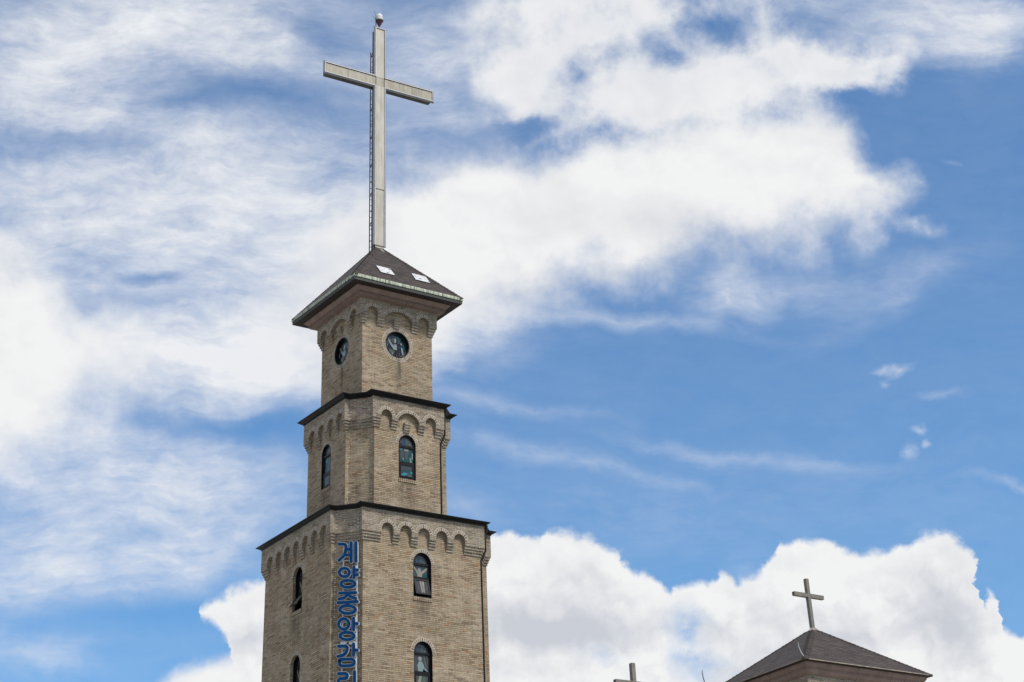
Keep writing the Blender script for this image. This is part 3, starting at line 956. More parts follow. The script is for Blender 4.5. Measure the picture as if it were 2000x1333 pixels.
def circ(x, y, rx, ry, n=14):
    return [(x + rx * math.cos(2 * math.pi * k / n), y + ry * math.sin(2 * math.pi * k / n)) for k in range(n)]


LUN = [(rect(.28, .05, .46, .4), 'g_blue'), (rect(.5, .3, .62, .95), 'g_olive'), (rect(.05, .05, .2, .3), 'g_dark'), (rect(.68, .05, .84, .5), 'g_olive'), (rect(.36, .55, .48, .85), 'g_blue')]
ART = {
    'abstract': [LUN,
                 [(rect(0, 0, 1, 1), 'g_teal'), ([(.1, 1), (.38, 1), (.3, .35), (.12, .25)], 'g_mauve'), ([(.42, .75), (.68, .8), (.62, .3), (.5, .2), (.4, .4)], 'g_mauve'), (rect(.0, .84, .22, .97), 'g_cyan'), (rect(.36, .8, .68, .97), 'g_cream'),
                  ([(.74, .6), (1, .3), (1, .0), (.86, .0)], 'g_green'), ([(.74, .38), (.84, .34), (.92, .0), (.82, .0)], 'g_cream'), (rect(.92, .3, 1, .72), 'g_pale'), ([(.22, .3), (.32, .28), (.27, .1)], 'g_cream')],
                 [([(0, .55), (1, .65), (1, .45), (0, .35)], 'g_teal'), ([(0, .1), (.35, .32), (.62, .26), (.3, .0), (0, .0)], 'g_cyan'), ([(.5, .38), (1, .4), (1, .2), (.7, .28)], 'g_green'), ([(.55, .14), (1, .2), (1, 0), (.6, 0)], 'g_olive'), (rect(.85, .3, 1, .48), 'g_cyan')]],
    'raised_arms': [LUN,
                    [([(.6, 0), (1, 0), (1, .45), (.7, .3)], 'g_teal'), (circ(.43, .62, .2, .26), 'g_mauve'), (circ(.43, .6, .11, .17), 'g_pale'),
                     ([(.0, .98), (.07, .7), (.28, .28), (.3, .0), (.6, .0), (.62, .3), (.9, .62), (1, .9), (.84, .8), (.58, .52), (.46, .44), (.36, .42), (.18, .72), (.04, .98)], 'g_cream')],
                    [([(.05, .8), (.3, .95), (.3, .1), (.15, .05)], 'g_mauve'), ([(.34, .95), (.5, .98), (.52, .05), (.4, .0)], 'g_cream'), ([(.54, .98), (.72, .95), (.66, .0), (.55, .05)], 'g_cream'), ([(.76, .9), (.98, .7), (.95, .1), (.75, .1)], 'g_mauve')]],
    'standing': [LUN,
                 [([(0, .9), (.1, 1), (.04, .5), (0, .4)], 'g_mauve'), (circ(.42, .8, .2, .17), 'g_mauve'), (circ(.42, .78, .11, .13), 'g_pale'), ([(.02, .42), (.22, .34), (.34, .62), (.52, .62), (.66, .45), (.72, .12), (.98, .02), (.8, .22), (.7, .3), (.58, .0), (.28, .0), (.26, .3), (.1, .38)], 'g_pale'),
                  ([(.62, 1), (.72, 1), (.86, .4), (.76, .3)], 'g_olive'), ([(.8, 1), (.88, 1), (.98, .5), (.92, .4)], 'g_mauve')],
                 [([(.1, .0), (.3, 1), (.5, 1), (.4, 0)], 'g_cream'), ([(.5, .0), (.55, 1), (.75, 1), (.85, 0)], 'g_olive')]],
    'blue': [LUN,
             [([(.1, 0), (.5, 0), (.4, .5), (.6, 1), (.2, 1)], 'g_teal'), ([(.55, .2), (.95, .1), (.9, .6)], 'g_blue'), (circ(.3, .75, .1, .1), 'g_cyan'), ([(.1, .2), (.25, .3), (.2, .02)], 'g_cyan'), (rect(.7, .5, .95, .7), 'g_olive')],
             [([(.2, .0), (.5, .4), (.4, 1), (.1, .7)], 'g_mauve'), ([(.5, .5), (1, .9), (1, .3), (.7, .1)], 'g_teal'), ([(.55, .1), (.7, .2), (.6, .35)], 'g_cyan')]],
}


def round_window(pl, i, uc, zc, r, parent, mirror=False):
    fb = MB(); n = 40
    cs = [(math.cos(2 * math.pi * k / n), math.sin(2 * math.pi * k / n)) for k in range(n)]
    prof = [(r - .002, 0.01), (r - 0.045, 0.01), (r - 0.05, -0.13), (r - 0.10, -0.14), (r - .10, -.2)]
    for (r0, w0), (r1, w1) in zip(prof[:-1], prof[1:]):
        for k in range(n):
            a, b = cs[k], cs[(k + 1) % n]
            fb.face([pl.pt(i, uc + a[0] * r0, w0, zc + a[1] * r0), pl.pt(i, uc + b[0] * r0, w0, zc + b[1] * r0), pl.pt(i, uc + b[0] * r1, w1, zc + b[1] * r1), pl.pt(i, uc + a[0] * r1, w1, zc + a[1] * r1)], M['frame'])
    f = fb.build('round_window', parent)
    R = r - 0.09
    pb = MB()
    pb.face([pl.pt(i, uc + c * R, -.17, zc + s * R) for c, s in cs], M['g_dark'])
    # leaded figure: seated, arms raised, ring behind the head, coloured ground
    art = [([(-.95, .1), (-.6, .75), (-.35, .9), (-.3, .45), (-.62, .2), (-.8, -.1)], 'g_mauve'),
           ([(-.45, .85), (-.08, .98), (-.2, .5), (-.36, .46)], 'g_blue'),
           ([(.1, .98), (.62, .76), (.4, .35), (.3, .62), (.15, .72)], 'g_green'),
           ([(.22, .62), (.5, .6), (.42, .2), (.3, .3)], 'g_blue'),
           ([(.72, .62), (.98, .1), (.9, -.3), (.76, -.1), (.7, .3)], 'g_green'),
           ([(-.98, .05), (-.86, -.38), (-.78, -.05), (-.86, .12)], 'g_cyan'),
           ([(.42, .02), (.55, -.02), (.3, -.28), (.24, -.1)], 'g_blue'),
           (circ(-.02, .48, .36, .36, 18), 'g_olive'), (circ(-.02, .48, .31, .31, 18), 'g_mauve'), (circ(.02, .42, .22, .3, 14), 'g_dark'),
           ([(-.16, .6), (-.04, .72), (.06, .58), (.04, .35), (-.04, .22), (-.14, .34)], 'g_pale'),
           ([(-.9, .62), (-.8, .5), (-.5, -.02), (-.28, -.22), (-.22, .04), (-.36, .12), (-.62, .5), (-.84, .74)], 'g_pale'),
           ([(-.3, -.24), (-.16, .12), (.04, .16), (.14, -.02), (.16, -.44), (-.02, -.34), (-.2, -.4)], 'g_pale'),
           ([(-.72, -.6), (-.6, -.3), (-.1, -.52), (-.3, -.9)], 'g_olive'),
           ([(-.5, -.84), (-.3, -.62), (-.26, -.95)], 'g_pale'),
           ([(.14, .3), (.32, -.1), (.62, -.6), (.5, -.85), (-.05, -.95), (.1, -.4)], 'g_dark'),
           ([(.5, -.04), (.66, -.1), (.78, -.62), (.66, -.72), (.56, -.4)], 'g_pale'),
           ([(.46, .36), (.6, .28), (.58, .08), (.46, .2)], 'g_pale'),
           ([(.3, -.6), (.38, -.56), (.44, -.84), (.36, -.88)], 'g_mauve'), ([(.0, -.92), (.08, -.72), (.16, -.94)], 'g_mauve')]
    for lay, (poly, mat) in enumerate(art):
        lp = [Vector((uc + x * R, zc + y * R, 0)) for x, y in poly]
        for tt in tessellate_polygon([lp]):
            pb.face([pl.pt(i, lp[k].x, -.17 + .0014 * (lay + 1), lp[k].y) for k in tt], M[mat])
    pb.build('pane', f)
    return f


# ---------------------------------------------------------------- main bell tower
H1, H2, H3 = 1.7504, 2.4325, 3.5996
W1, W2, W3 = 0.1686, 0.1578, 0.1474
D2, D3, NM = 0.85, 0.8906, 0.15
tower = thing('bell_tower', 'tall tan brick tower in three shrinking tiers under a brown pyramid roof', 'tower', (0, 0, 0))
pl3 = notch_plan(H3, D3, NM)
pl2 = notch_plan(H2, D2, NM, 0.0204, -0.0195)
pl1 = square_plan(H1, H1, -0.0084, 0.005)
ZT3, ZG3 = 24.77, 24.914
ZT2, ZG2 = 29.88, 30.057
ZS = 34.50
RIGHT, LEFT = 0, 12


def hole(pl, i, c, hw, zb, zs, zc):
    uc = pl.L[i] / 2 + c
    ap, _ = arch_pts(uc, hw, zs, zc, 20)
    return [(uc - hw, zb)] + [(uc + hw, zb)] + ap[::-1]


def dabs(mb, pl, z0, z1, W, zband):
    """lime smeared in the inner corners beside the cut-off face, every other course"""
    rnd = random.Random(int(z0 * 10))
    for seg, ends in ((14, (0, 1)),):
        z = z0 + 0.03
        while z < z1:
            w = W if z > zband else 0.0
            for e in ends:
                if rnd.random() < 0.55 and not (zband - 0.36 < z < zband + 0.02):
                    a, b = pl.u0(seg, w), pl.u1(seg, w)
                    u = a + 0.004 if e == 0 else b - 0.044 - 0.02 * rnd.random()
                    hh = 0.03 + 0.035 * rnd.random()
                    ww = 0.03 + 0.025 * rnd.random()
                    q = [(u, z), (u + ww, z + 0.004), (u + ww * 0.9, z + hh), (u + 0.002, z + hh - 0.006)]
                    mb.face([pl.pt(seg, uu, w + 0.004, zz_) for uu, zz_ in q], M['lime'])
            z += 0.143
# lower tier -- window rows go on down the tower with the same pitch
rows3 = [(21.68, 22.97, 23.39), (18.34, 19.62, 20.04), (14.95, 16.25, 16.67), (11.6, 12.9, 13.32)]
mb = MB()
hl = {RIGHT: [hole(pl3, RIGHT, -0.03, 0.415, *r) for r in rows3], LEFT: [hole(pl3, LEFT, 0.04, 0.39, *r) for r in rows3]}
body(mb, pl3, 0.0, ZT3 - 0.002, hl, 0.26, M['brick'])
LR = pl3.L[RIGHT] / 2
arR = [(LR + c, 0.265, 24.04, 24.305) for c in (-1.69, -0.855, -0.02, 0.815, 1.65)]
arL = [(LR + c, 0.235, 24.095, 24.335) for c in (-2.10, -1.37, -0.64, 0.09, 0.83, 1.56, 2.29)]
band(mb, pl3, 23.88, ZT3, W3, {RIGHT: arR, LEFT: arL}, M['brick_white'], M['voussoir'], 3, 0.105)
for i, c, hw in ((RIGHT, -0.03, 0.415), (LEFT, 0.04, 0.39)):
    for (zb, zs, zc) in rows3:
        ring(mb, pl3, i, LR + c, zs, hw + 0.0, hw + 0.13, -1.55, 1.55, 0.004, M['voussoir'], 30, 0.02)
dabs(mb, pl3, 14.0, ZT3 - 0.1, W3, 23.88)
mb.build('wall', tower)['label'] = 'wide bottom tier of the tower with five arches on its right face'
for k, (zb, zs, zc) in enumerate(rows3):
    window(pl3, RIGHT, LR - 0.03, 0.415, zb, zs, zc, tower, 0.10, [(zs - 0.01, 0.04), (zs - 0.54 - (0.16 if k else 0), 0.045)], 'raised_arms' if k == 0 else 'standing', 15 if k == 0 else 0)
    window(pl3, LEFT, LR + 0.04, 0.39, zb, zs, zc, tower, 0.20, [(zs - 0.01, 0.04), (zs - 0.58, 0.045)], 'raised_arms', 38 if k == 0 else 0, brick_reveal=0.13)

# middle tier
mb = MB()
L2 = pl2.L[RIGHT] / 2
body(mb, pl2, ZT3 - 0.1, ZT2 - 0.002, {RIGHT: [hole(pl2, RIGHT, -0.005, 0.41, 26.68, 28.11, 28.53)], LEFT: [hole(pl2, LEFT, -0.02, 0.375, 26.70, 28.16, 28.53)]}, 0.26, M['brick'])
band(mb, pl2, 28.98, ZT2, W2, {RIGHT: [(L2 - 1.075, 0.26, 29.13, 29.39), (L2 - 0.01, 0.51, 29.08, 29.40), (L2 + 1.065, 0.26, 29.13, 29.39)], LEFT: [(L2 + c, 0.25, 29.16, 29.41) for c in (-1.02, -0.23, 0.555, 1.335 - 0.06)]}, M['brick_white'], M['voussoir'], 3, 0.11)
pendant(mb, pl2, RIGHT, L2 - 0.19, L2 + 0.09, 29.0, W2, M['brick_white'])
ring(mb, pl2, RIGHT, L2 - 0.005, 28.12, 0.41, 0.54, -1.55, 1.55, 0.004, M['voussoir'], 30, 0.02)
ring(mb, pl2, LEFT, L2 - 0.02, 28.155, 0.375, 0.5, -1.55, 1.55, 0.004, M['voussoir'], 30, 0.02)
dabs(mb, pl2, 25.0, ZT2 - 0.1, W2, 28.98)
mb.build('wall', tower)['label'] = 'middle tier of the tower, one arched window in each wide face'
window(pl2, RIGHT, L2 - 0.005, 0.41, 26.68, 28.11, 28.53, tower, 0.05, [(28.04, 0.045), (27.36, 0.045)], 'abstract')
window(pl2, LEFT, L2 - 0.02, 0.375, 26.70, 28.16, 28.53, tower, 0.05, [(28.08, 0.045), (27.33, 0.045)], 'blue')

# top tier
mb = MB()
L1 = pl1.L[0] / 2
ROUND = {0: (0.0, 32.76), 3: (-0.02, 32.78)}


def circle_hole(pl, i, c, zc, r, n=40):
    return [(pl.L[i] / 2 + c + r * math.cos(2 * math.pi * k / n), zc + r * math.sin(2 * math.pi * k / n)) for k in range(n)]


body(mb, pl1, ZT2 - 0.1, ZS + 0.3, {i: [circle_hole(pl1, i, c, z, 0.6)] for i, (c, z) in ROUND.items()}, 0.22, M['brick'])
a1 = [(L1 - 1.33, 0.265, 33.93, 34.19), (L1 - 0.02, 0.70, 33.86, 34.19), (L1 + 1.25, 0.265, 33.93, 34.19)]
band(mb, pl1, 33.78, ZS + 0.3, W1, {0: a1, 3: a1}, M['brick_white'], M['voussoir'], 3, 0.115)
for i, (c, z) in ROUND.items():
    pendant(mb, pl1, i, L1 - 0.22, L1 + 0.08, 33.86, W1, M['brick_white'])
    ring(mb, pl1, i, L1 + c, z, 0.6, 0.745, -math.pi, math.pi, 0.004, M['voussoir'], 60, 0.02)
mb.build('wall', tower)['label'] = 'square top tier of the tower with a round window in each face'
for i, (c, z) in ROUND.items():
    round_window(pl1, i, L1 + c, z, 0.6, tower)

# black gutters round the two ledges, with a ledge slab behind
for (pl, zt, zg, Wb, G_, lab) in ((pl3, ZT3, ZG3, W3, 3.9365 - H3, 'lower'), (pl2, ZT2, ZG2, W2, 2.8102 - H2, 'upper')):
    mb = MB()
    prof = [(Wb - 0.1, zt), (Wb + 0.03, zt), (Wb + 0.03, zt + 0.035), (Wb + 0.075, zt + 0.05), (Wb + 0.12, zt + 0.085), (G_ - 0.03, zg - 0.05), (G_ - 0.03, zg - 0.035), (G_, zg - 0.03), (G_, zg), (G_ - 0.03, zg), (G_ - 0.05, zg - 0.03), (-0.6, zg + 0.02)]
    sweep(mb, pl, prof, M['black'])
    mb.face([(*pl.off(i, -0.6), zg + 0.02) for i in range(pl.n)], M['black'])
    mb.build('gutter', tower)['label'] = 'black moulded gutter round the %s ledge' % lab

# downpipes in the right-hand notches
for (pl, H, D, W_, z_out, z_b0, z_b1, z_end, lab) in ((pl2, H2, D2, W2, 29.88, 28.82, 28.42, 24.93, 'upper'), (pl3, H3, D3, W3, 24.77, 23.82, 23.42, 0.2, 'lower')):
    mb = MB()
    x0 = H - D + 0.075 + (0.0204 if H < 3 else 0); y0 = -H + 0.055 - (0.0195 if H < 3 else 0)
    s = 0.165
    mb.tube([(x0 + s + 0.02, y0 - 0.16, z_out + 0.06), (x0 + s + 0.01, y0 - 0.15, z_out - 0.03), (x0 + s, y0 - 0.12, z_out - 0.14), (x0 + s, y0 - 0.1, z_out - 0.26), (x0 + s, y0 - 0.1, z_b0), (x0, y0, z_b1), (x0, y0, z_end)],
            [0.085, 0.085, 0.08, 0.045, 0.042, 0.042, 0.042], M['black'], 10)
    zz = z_b1 - 0.4
    while zz > z_end + 1:
        mb.tube([(x0, y0, zz), (x0, y0, zz - 0.05)], 0.052, M['black'], 10)
        zz -= 2.3
    mb.build('downpipe', tower)['label'] = 'black rainwater pipe down the right corner of the %s tier' % lab


# pyramid roof with copper gutter, soffit and stone cornice
def pyramid_roof(parent, cx, cy, ex, ey, ze, za, main=True):
    mb = MB()
    base = [Vector((cx - ex, cy - ey, ze)), Vector((cx + ex, cy - ey, ze)), Vector((cx + ex, cy + ey, ze)), Vector((cx - ex, cy + ey, ze))]
    ap = Vector((cx, cy, za))
    for k in range(4):
        a, b = base[k], base[(k + 1) % 4]
        mid = (a + b) / 2
        sl = (ap - mid).length; w = (b - a).length / 2
        # strips, so that the surface can sag and lift a little
        N = 14
        rowp = []
        for r in range(N + 1):
            t = r / N
            A = a.lerp(ap, t); B = b.lerp(ap, t)
            rowp.append((A, B, -w * (1 - t), w * (1 - t), sl * t))
        for r in range(N):
            A0, B0, u0, u1, v0 = rowp[r]; A1, B1, u2, u3, v1 = rowp[r + 1]
            if r < N - 1:
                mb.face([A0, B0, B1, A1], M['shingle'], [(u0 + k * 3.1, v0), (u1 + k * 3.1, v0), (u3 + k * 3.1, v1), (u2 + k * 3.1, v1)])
            else:
                mb.face([A0, B0, ap], M['shingle'], [(u0 + k * 3.1, v0), (u1 + k * 3.1, v0), (k * 3.1, v1)])
    roof = mb.build('roof', parent)
    # hip caps: overlapping folded shingles
    for k in range(4):
        hb = MB()
        a = base[k]
        d = (ap - a)
        L = d.length; d.normalize()
        n1 = (base[k] - base[k - 1]).cross(ap - base[k]).normalized()
        n2 = (base[(k + 1) % 4] - base[k]).cross(ap - base[k]).normalized()
        if n1.z < 0: n1 = -n1
        if n2.z < 0: n2 = -n2
        s1 = d.cross(n1).normalized(); s2 = n2.cross(d).normalized()
        if s1.dot(ap - (base[k - 1] + ap) / 2) > 0 and False:
            s1 = -s1
        # side vectors must point down each slope, away from the hip
        e1 = (base[k - 1] - base[k]); e2 = (base[(k + 1) % 4] - base[k])
        if s1.dot(e1) < 0: s1 = -s1
        if s2.dot(e2) < 0: s2 = -s2
        up = (n1 + n2).normalized()
        step = 0.17; n = int(L / step) - 1
        for q in range(n):
            t0 = q * step; t1 = t0 + step * 1.02
            ww = 0.17 * min(1, (L - t0) / 1.0)
            jit = 0.004 * math.sin(q * 2.3 + k)
            lo = a + d * t0; hi = a + d * t1
            r0 = up * (0.022 + jit); r1 = up * (0.010)
            for sd_, nn in ((s1, n1), (s2, n2)):
                p = [lo + r0, lo + sd_ * ww + nn * (0.018 + jit), hi + sd_ * ww + nn * 0.006, hi + r1]
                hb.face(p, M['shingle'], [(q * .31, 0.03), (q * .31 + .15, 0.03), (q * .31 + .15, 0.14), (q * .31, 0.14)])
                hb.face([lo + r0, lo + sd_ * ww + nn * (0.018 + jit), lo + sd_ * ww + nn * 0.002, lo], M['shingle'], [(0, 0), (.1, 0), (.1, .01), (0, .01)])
        hb.build('hip_cap', roof)
    sq = square_plan(ex, ey, cx, cy)
    if main:
        gb = MB()
        sweep(gb, sq, [(-0.05, ze + 0.012), (-0.012, ze + 0.018), (0.0, ze + 0.004), (0.004, ze - 0.05), (0.0, ze - 0.12), (-0.012, ze - 0.132)], M['copper'])
        # joint straps
        for i in (0, 3):
            for u in (1.55, 3.0, 4.45):
                gb.face([sq.pt(i, u, 0.009, ze - 0.125), sq.pt(i, u + 0.03, 0.009, ze - 0.125), sq.pt(i, u + 0.03, 0.009, ze), sq.pt(i, u, 0.009, ze)], M['fascia'])
        gb.build('eave_strip', roof)
        fb = MB()
        sweep(fb, sq, [(-0.012, ze - 0.134), (-0.03, ze - 0.15), (-0.03, ze - 0.262), (-0.05, ze - 0.264)], M['fascia'])
        fb.build('fascia', roof)
        zs = ze - 0.264
        sb = MB()
        sweep(sb, sq, [(-0.05, zs), (-0.5, zs)], M['soffit'])
        sb.build('soffit', roof)
        cb = MB()
        o = -(ex - 2.37)
        prof = [(o, zs - 0.002), (o - 0.005, zs - 0.03), (o - 0.06, zs - 0.085), (o - 0.13, zs - 0.15), (o - 0.19, zs - 0.175), (o - 0.215, zs - 0.185), (o - 0.215, zs - 0.205), (o - 0.165, zs - 0.215), (o - 0.165, zs - 0.240), (o - 0.215, zs - 0.250), (o - 0.225, zs - 0.275), (o - 0.195, zs - 0.282), (o - 0.195, zs - 0.300), (o - 0.26, zs - 0.312), (o - 0.33, zs - 0.318), (-(ex - H1 - W1) - 0.01, zs - 0.335), (-(ex - H1 - W1) - 0.1, zs - 0.335)]
        sweep(cb, sq, prof, M['stone'])
        cb.build('cornice', roof)
    else:
        gb = MB()
        sweep(gb, sq, [(-0.04, ze + 0.014), (0.0, ze + 0.006), (0.004, ze - 0.025), (-0.01, ze - 0.03)], M['tanedge'])
        sweep(gb, sq, [(-0.01, ze - 0.03), (-0.02, ze - 0.045), (-0.19, ze - 0.05)], M['soffit'])
        gb.build('eave_strip', roof)
        cb = MB()
        prof = [(-0.17, ze - 0.05), (-0.175, ze - 0.09), (-0.20, ze - 0.15), (-0.25, ze - 0.21), (-0.29, ze - 0.235), (-0.29, ze - 0.25), (-0.27, ze - 0.26), (-0.27, ze - 0.28), (-0.30, ze - 0.285), (-0.30, ze - 0.30), (-0.35, ze - 0.39), (-0.42, ze - 0.45), (-0.47, ze - 0.47), (-0.55, ze - 0.47)]
        sweep(cb, sq, prof, M['stone'])
        cb.build('cornice', roof)
    return roof


roof = pyramid_roof(tower, -0.0084, 0.005, 2.774, 2.774, 35.093, 38.2)
# white sheets patched on the right-hand slope
EX, ZE, ZA = 2.774, 35.093, 38.2
k_ = (ZA - ZE) / EX
nrm = Vector((0, -k_, 1)).normalized()
for (xa, ya, xb, yb, sk, lab) in ((-1.18, -2.27, -0.46, -1.82, 0.03, 'white sheet patched on the roof slope, nearer its left hip'), (0.65, -2.20, 1.40, -1.745, 0.05, 'white sheet patched on the roof slope, nearer its right hip')):
    mb = MB()
    c4 = [Vector((xa, ya, ZA + k_ * ya)), Vector((xb, ya, ZA + k_ * ya)), Vector((xb + sk, yb, ZA + k_ * yb)), Vector((xa + sk, yb, ZA + k_ * yb))]
    lo = [p + nrm * 0.004 for p in c4]; hi = [p + nrm * 0.035 for p in c4]
    mb.face(hi, M['whiteplate'])
    for q in range(4):
        mb.face([lo[q], lo[(q + 1) % 4], hi[(q + 1) % 4], hi[q]], M['fascia'])
    mb.build('roof_sheet', roof)['label'] = lab

# ---------------------------------------------------------------- big rooftop cross
cross = thing('rooftop_cross', 'tall weathered cream and grey cross on the peak of the bell tower', 'cross', (0, 0, 37.95), 'crosses on the tower roofs')


def tilt(u):
    return 0.021 * u


FY, FD, BY = -0.22, 0.09, 0.13      # front plane, flange depth, back of the body
mb = MB()
st = M['steel']
# body behind the flange: post and arm
mb.box((0.0, (FY + FD + BY) / 2, (37.6 + 49.7) / 2), (0.52, BY - FY - FD, 49.7 - 37.6), M['steel_dark'])
for sx in (-1, 1):
    x0, x1 = (-2.95, -0.262) if sx < 0 else (0.262, 2.9)
    mb.box(((x0 + x1) / 2, (FY + FD + BY) / 2, 46.69 + tilt((x0 + x1) / 2)), (abs(x1 - x0), BY - FY - FD - 0.004, 0.54), M['steel_dark'], Matrix.Rotation(-math.atan(0.021), 3, 'Y'))
mb.build('cross_body', cross)
mb = MB()


def frame_poly(outl, inl):
    """flange: front face between outer and inner outlines, outer side walls, inner lip"""
    n = len(outl)
    for k in range(n):
        j = (k + 1) % n
        A, B, c, d = outl[k], outl[j], inl[j], inl[k]
        f = BEV / t_
        a1 = (A[0] + (d[0] - A[0]) * f, A[1] + (d[1] - A[1]) * f)
        b1 = (B[0] + (c[0] - B[0]) * f, B[1] + (c[1] - B[1]) * f)
        mb.face([(a1[0], FY, a1[1]), (b1[0], FY, b1[1]), (c[0], FY, c[1]), (d[0], FY, d[1])], M['rim'])
        # bevelled outer edge, then the side
        mb.face([(A[0], FY + 0.045, A[1]), (B[0], FY + 0.045, B[1]), (b1[0], FY, b1[1]), (a1[0], FY, a1[1])], st)
        mb.face([(A[0], FY + 0.045, A[1]), (B[0], FY + 0.045, B[1]), (B[0], FY + FD, B[1]), (A[0], FY + FD, A[1])], st)
        mb.face([(d[0], FY, d[1]), (c[0], FY, c[1]), (c[0], FY + 0.05, c[1]), (d[0], FY + 0.05, d[1])], M['ladder'])


ZA0, ZA1 = 46.42, 47.12
ow, t_ = 0.34, 0.10
BEV = 0.065
outl = [(-ow, 38.1), (-ow, ZA0 + tilt(-ow)), (-3.1, ZA0 + tilt(-3.1)), (-3.1, ZA1 + tilt(-3.1)), (-ow, ZA1 + tilt(-ow)), (-ow, 49.9), (ow, 49.9), (ow, ZA1 + tilt(ow)), (3.06, ZA1 + tilt(3.06)), (3.06, ZA0 + tilt(3.06)), (ow, ZA0 + tilt(ow)), (ow, 38.1)]
iw = ow - t_
inl = [(-iw, 38.1), (-iw, ZA0 + t_ + tilt(-iw)), (-3.1 + t_, ZA0 + t_ + tilt(-3.0)), (-3.1 + t_, ZA1 - t_ + tilt(-3.0)), (-iw, ZA1 - t_ + tilt(-iw)), (-iw, 49.9 - t_), (iw, 49.9 - t_), (iw, ZA1 - t_ + tilt(iw)), (3.06 - t_, ZA1 - t_ + tilt(2.95)), (3.06 - t_, ZA0 + t_ + tilt(2.95)), (iw, ZA0 + t_ + tilt(iw)), (iw, 38.1)]
frame_poly(outl, inl)
mb.face([(p[0], FY + FD, p[1]) for p in outl][::-1], st)
mb.build('frame', cross)
# front panels, recessed within the flange; post in lengths, arm in three pieces
pz = FY + 0.035


def front_panel(x0, x1, z0, z1, mat, dep=0.0, name='front_panel', slope=True):
    b_ = MB()
    f = tilt if slope else (lambda q: 0)
    pts = [(x0, z0 + f(x0)), (x1, z0 + f(x1)), (x1, z1 + f(x1)), (x0, z1 + f(x0))]
    b_.face([(x, pz - dep, z) for x, z in pts], mat)
    for q in range(4):
        a, c = pts[q], pts[(q + 1) % 4]
        b_.face([(a[0], pz - dep, a[1]), (c[0], pz - dep, c[1]), (c[0], FY + 0.12, c[1]), (a[0], FY + 0.12, a[1])], M['ladder'])
    return b_.build(name, cross)


g_ = 0.018
zz = [37.8, 40.97, 46.52]
front_panel(-iw + g_, iw - g_, 37.75, 40.95, M['panel'], 0.0, slope=False)
front_panel(-iw + g_, iw - g_, 40.975, ZA0 + t_ + 0.012, M['panel'], 0.022, slope=True)
front_panel(-iw + g_, iw - g_, ZA0 + t_ + 0.03, ZA1 - t_ - 0.03, M['arm_panel'], 0.0)
front_panel(-iw + g_, iw - g_, ZA1 - t_ - 0.012, 49.9 - t_ - 0.02, M['panel'], 0.0, slope=True)
front_panel(-3.1 + t_ + g_, -iw - 0.008, ZA0 + t_ + g_, ZA1 - t_ - g_, M['arm_panel'])['label'] = 'stained grey front panel of the left arm'
front_panel(iw + 0.008, 3.06 - t_ - g_, ZA0 + t_ + g_, ZA1 - t_ - g_, M['arm_panel'])['label'] = 'stained grey front panel of the right arm'
# ladder on the back of the post
mb = MB()
for x in (-0.25, 0.2):
    mb.tube([(x, 0.30, 37.7), (x, 0.30, 48.62)], 0.024, M['ladder'], 8)
z = 38.2
while z < 48.6:
    mb.tube([(-0.25, 0.30, z), (0.2, 0.30, z)], 0.014, M['ladder'], 6)
    z += 0.3
z = 38.45; q = 0
while z < 48.7:
    for x in (-0.25, 0.2):
        mb.tube([(x, 0.30, z), (x, 0.125, z)], 0.017, M['ladder'], 6)
        if q % 2:
            mb.tube([(x, 0.30, z), (x, 0.125, z + 0.17)], 0.015, M['ladder'], 6)
    z += 0.76; q += 1
mb.build('ladder', cross)
mb = MB()
mb.tube([(0, -0.04, 37.66), (0, -0.04, 37.90)], [0.46, 0.30], M['lead'], 4)
mb.build('base_flashing', cross)

# beacon and lightning spikes on the post
bx, by = 0.04, -0.02
beacon = thing('beacon_lamp', 'white domed warning lamp on a dark red cone on top of the tallest cross', 'lamp', (bx, by, 49.7))
mb = MB()
mb.tube([(bx, by, 49.7), (bx, by, 50.06), (bx, by, 50.1), (bx, by, 50.34), (bx, by, 50.36)], [0.045, 0.05, 0.06, 0.17, 0.18], M['maroon'], 20)
mb.build('cone_base', beacon)
mb = MB()
mb.tube([(bx, by, 50.355), (bx, by, 50.37), (bx, by, 50.405), (bx, by, 50.42)], [0.16, 0.205, 0.205, 0.15], M['greenbrass'], 20)
mb.build('ring', beacon)
mb = MB()
mb.tube([(bx, by, 50.41), (bx, by, 50.46), (bx, by, 50.56), (bx, by, 50.575), (bx, by, 50.59), (bx, by, 50.66), (bx, by, 50.73), (bx, by, 50.78), (bx, by, 50.80)], [0.155, 0.17, 0.172, 0.160, 0.170, 0.165, 0.14, 0.09, 0.03], M['globe'], 20)
mb.build('globe', beacon)
spikes = MB()
spikes.tube([(-0.14, 0.0, 49.7), (-0.14, 0.0, 50.5)], 0.024, M['ladder'], 8)
spikes.tube([(-0.14, 0.0, 50.42), (-0.18, 0.0, 50.68), (-0.24, 0.0, 50.98)], [0.014, 0.010, 0.006], M['greenbrass'], 6)
spikes.tube([(-0.14, 0.0, 50.42), (-0.24, 0.0, 50.5), (-0.33, 0.0, 50.6)], [0.014, 0.011, 0.008], M['greenbrass'], 6)
spikes.tube([(-0.14, 0.0, 50.40), (-0.14, 0.0, 50.50)], 0.035, M['ladder'], 8)
o = spikes.build('lightning_rod', None, origin=(-0.14, 0, 49.7))
tag(o, 'thin forked metal rod beside the domed lamp on top of the tallest cross', 'lightning rod', 'lightning rods')

# ---------------------------------------------------------------- letter sign on the cut-off corner
SO = Vector((-H3 + NM, -H3 + D3))
SU = Vector((D3 - NM, NM - D3)).normalized()
SN = Vector((-1, -1)).normalized()


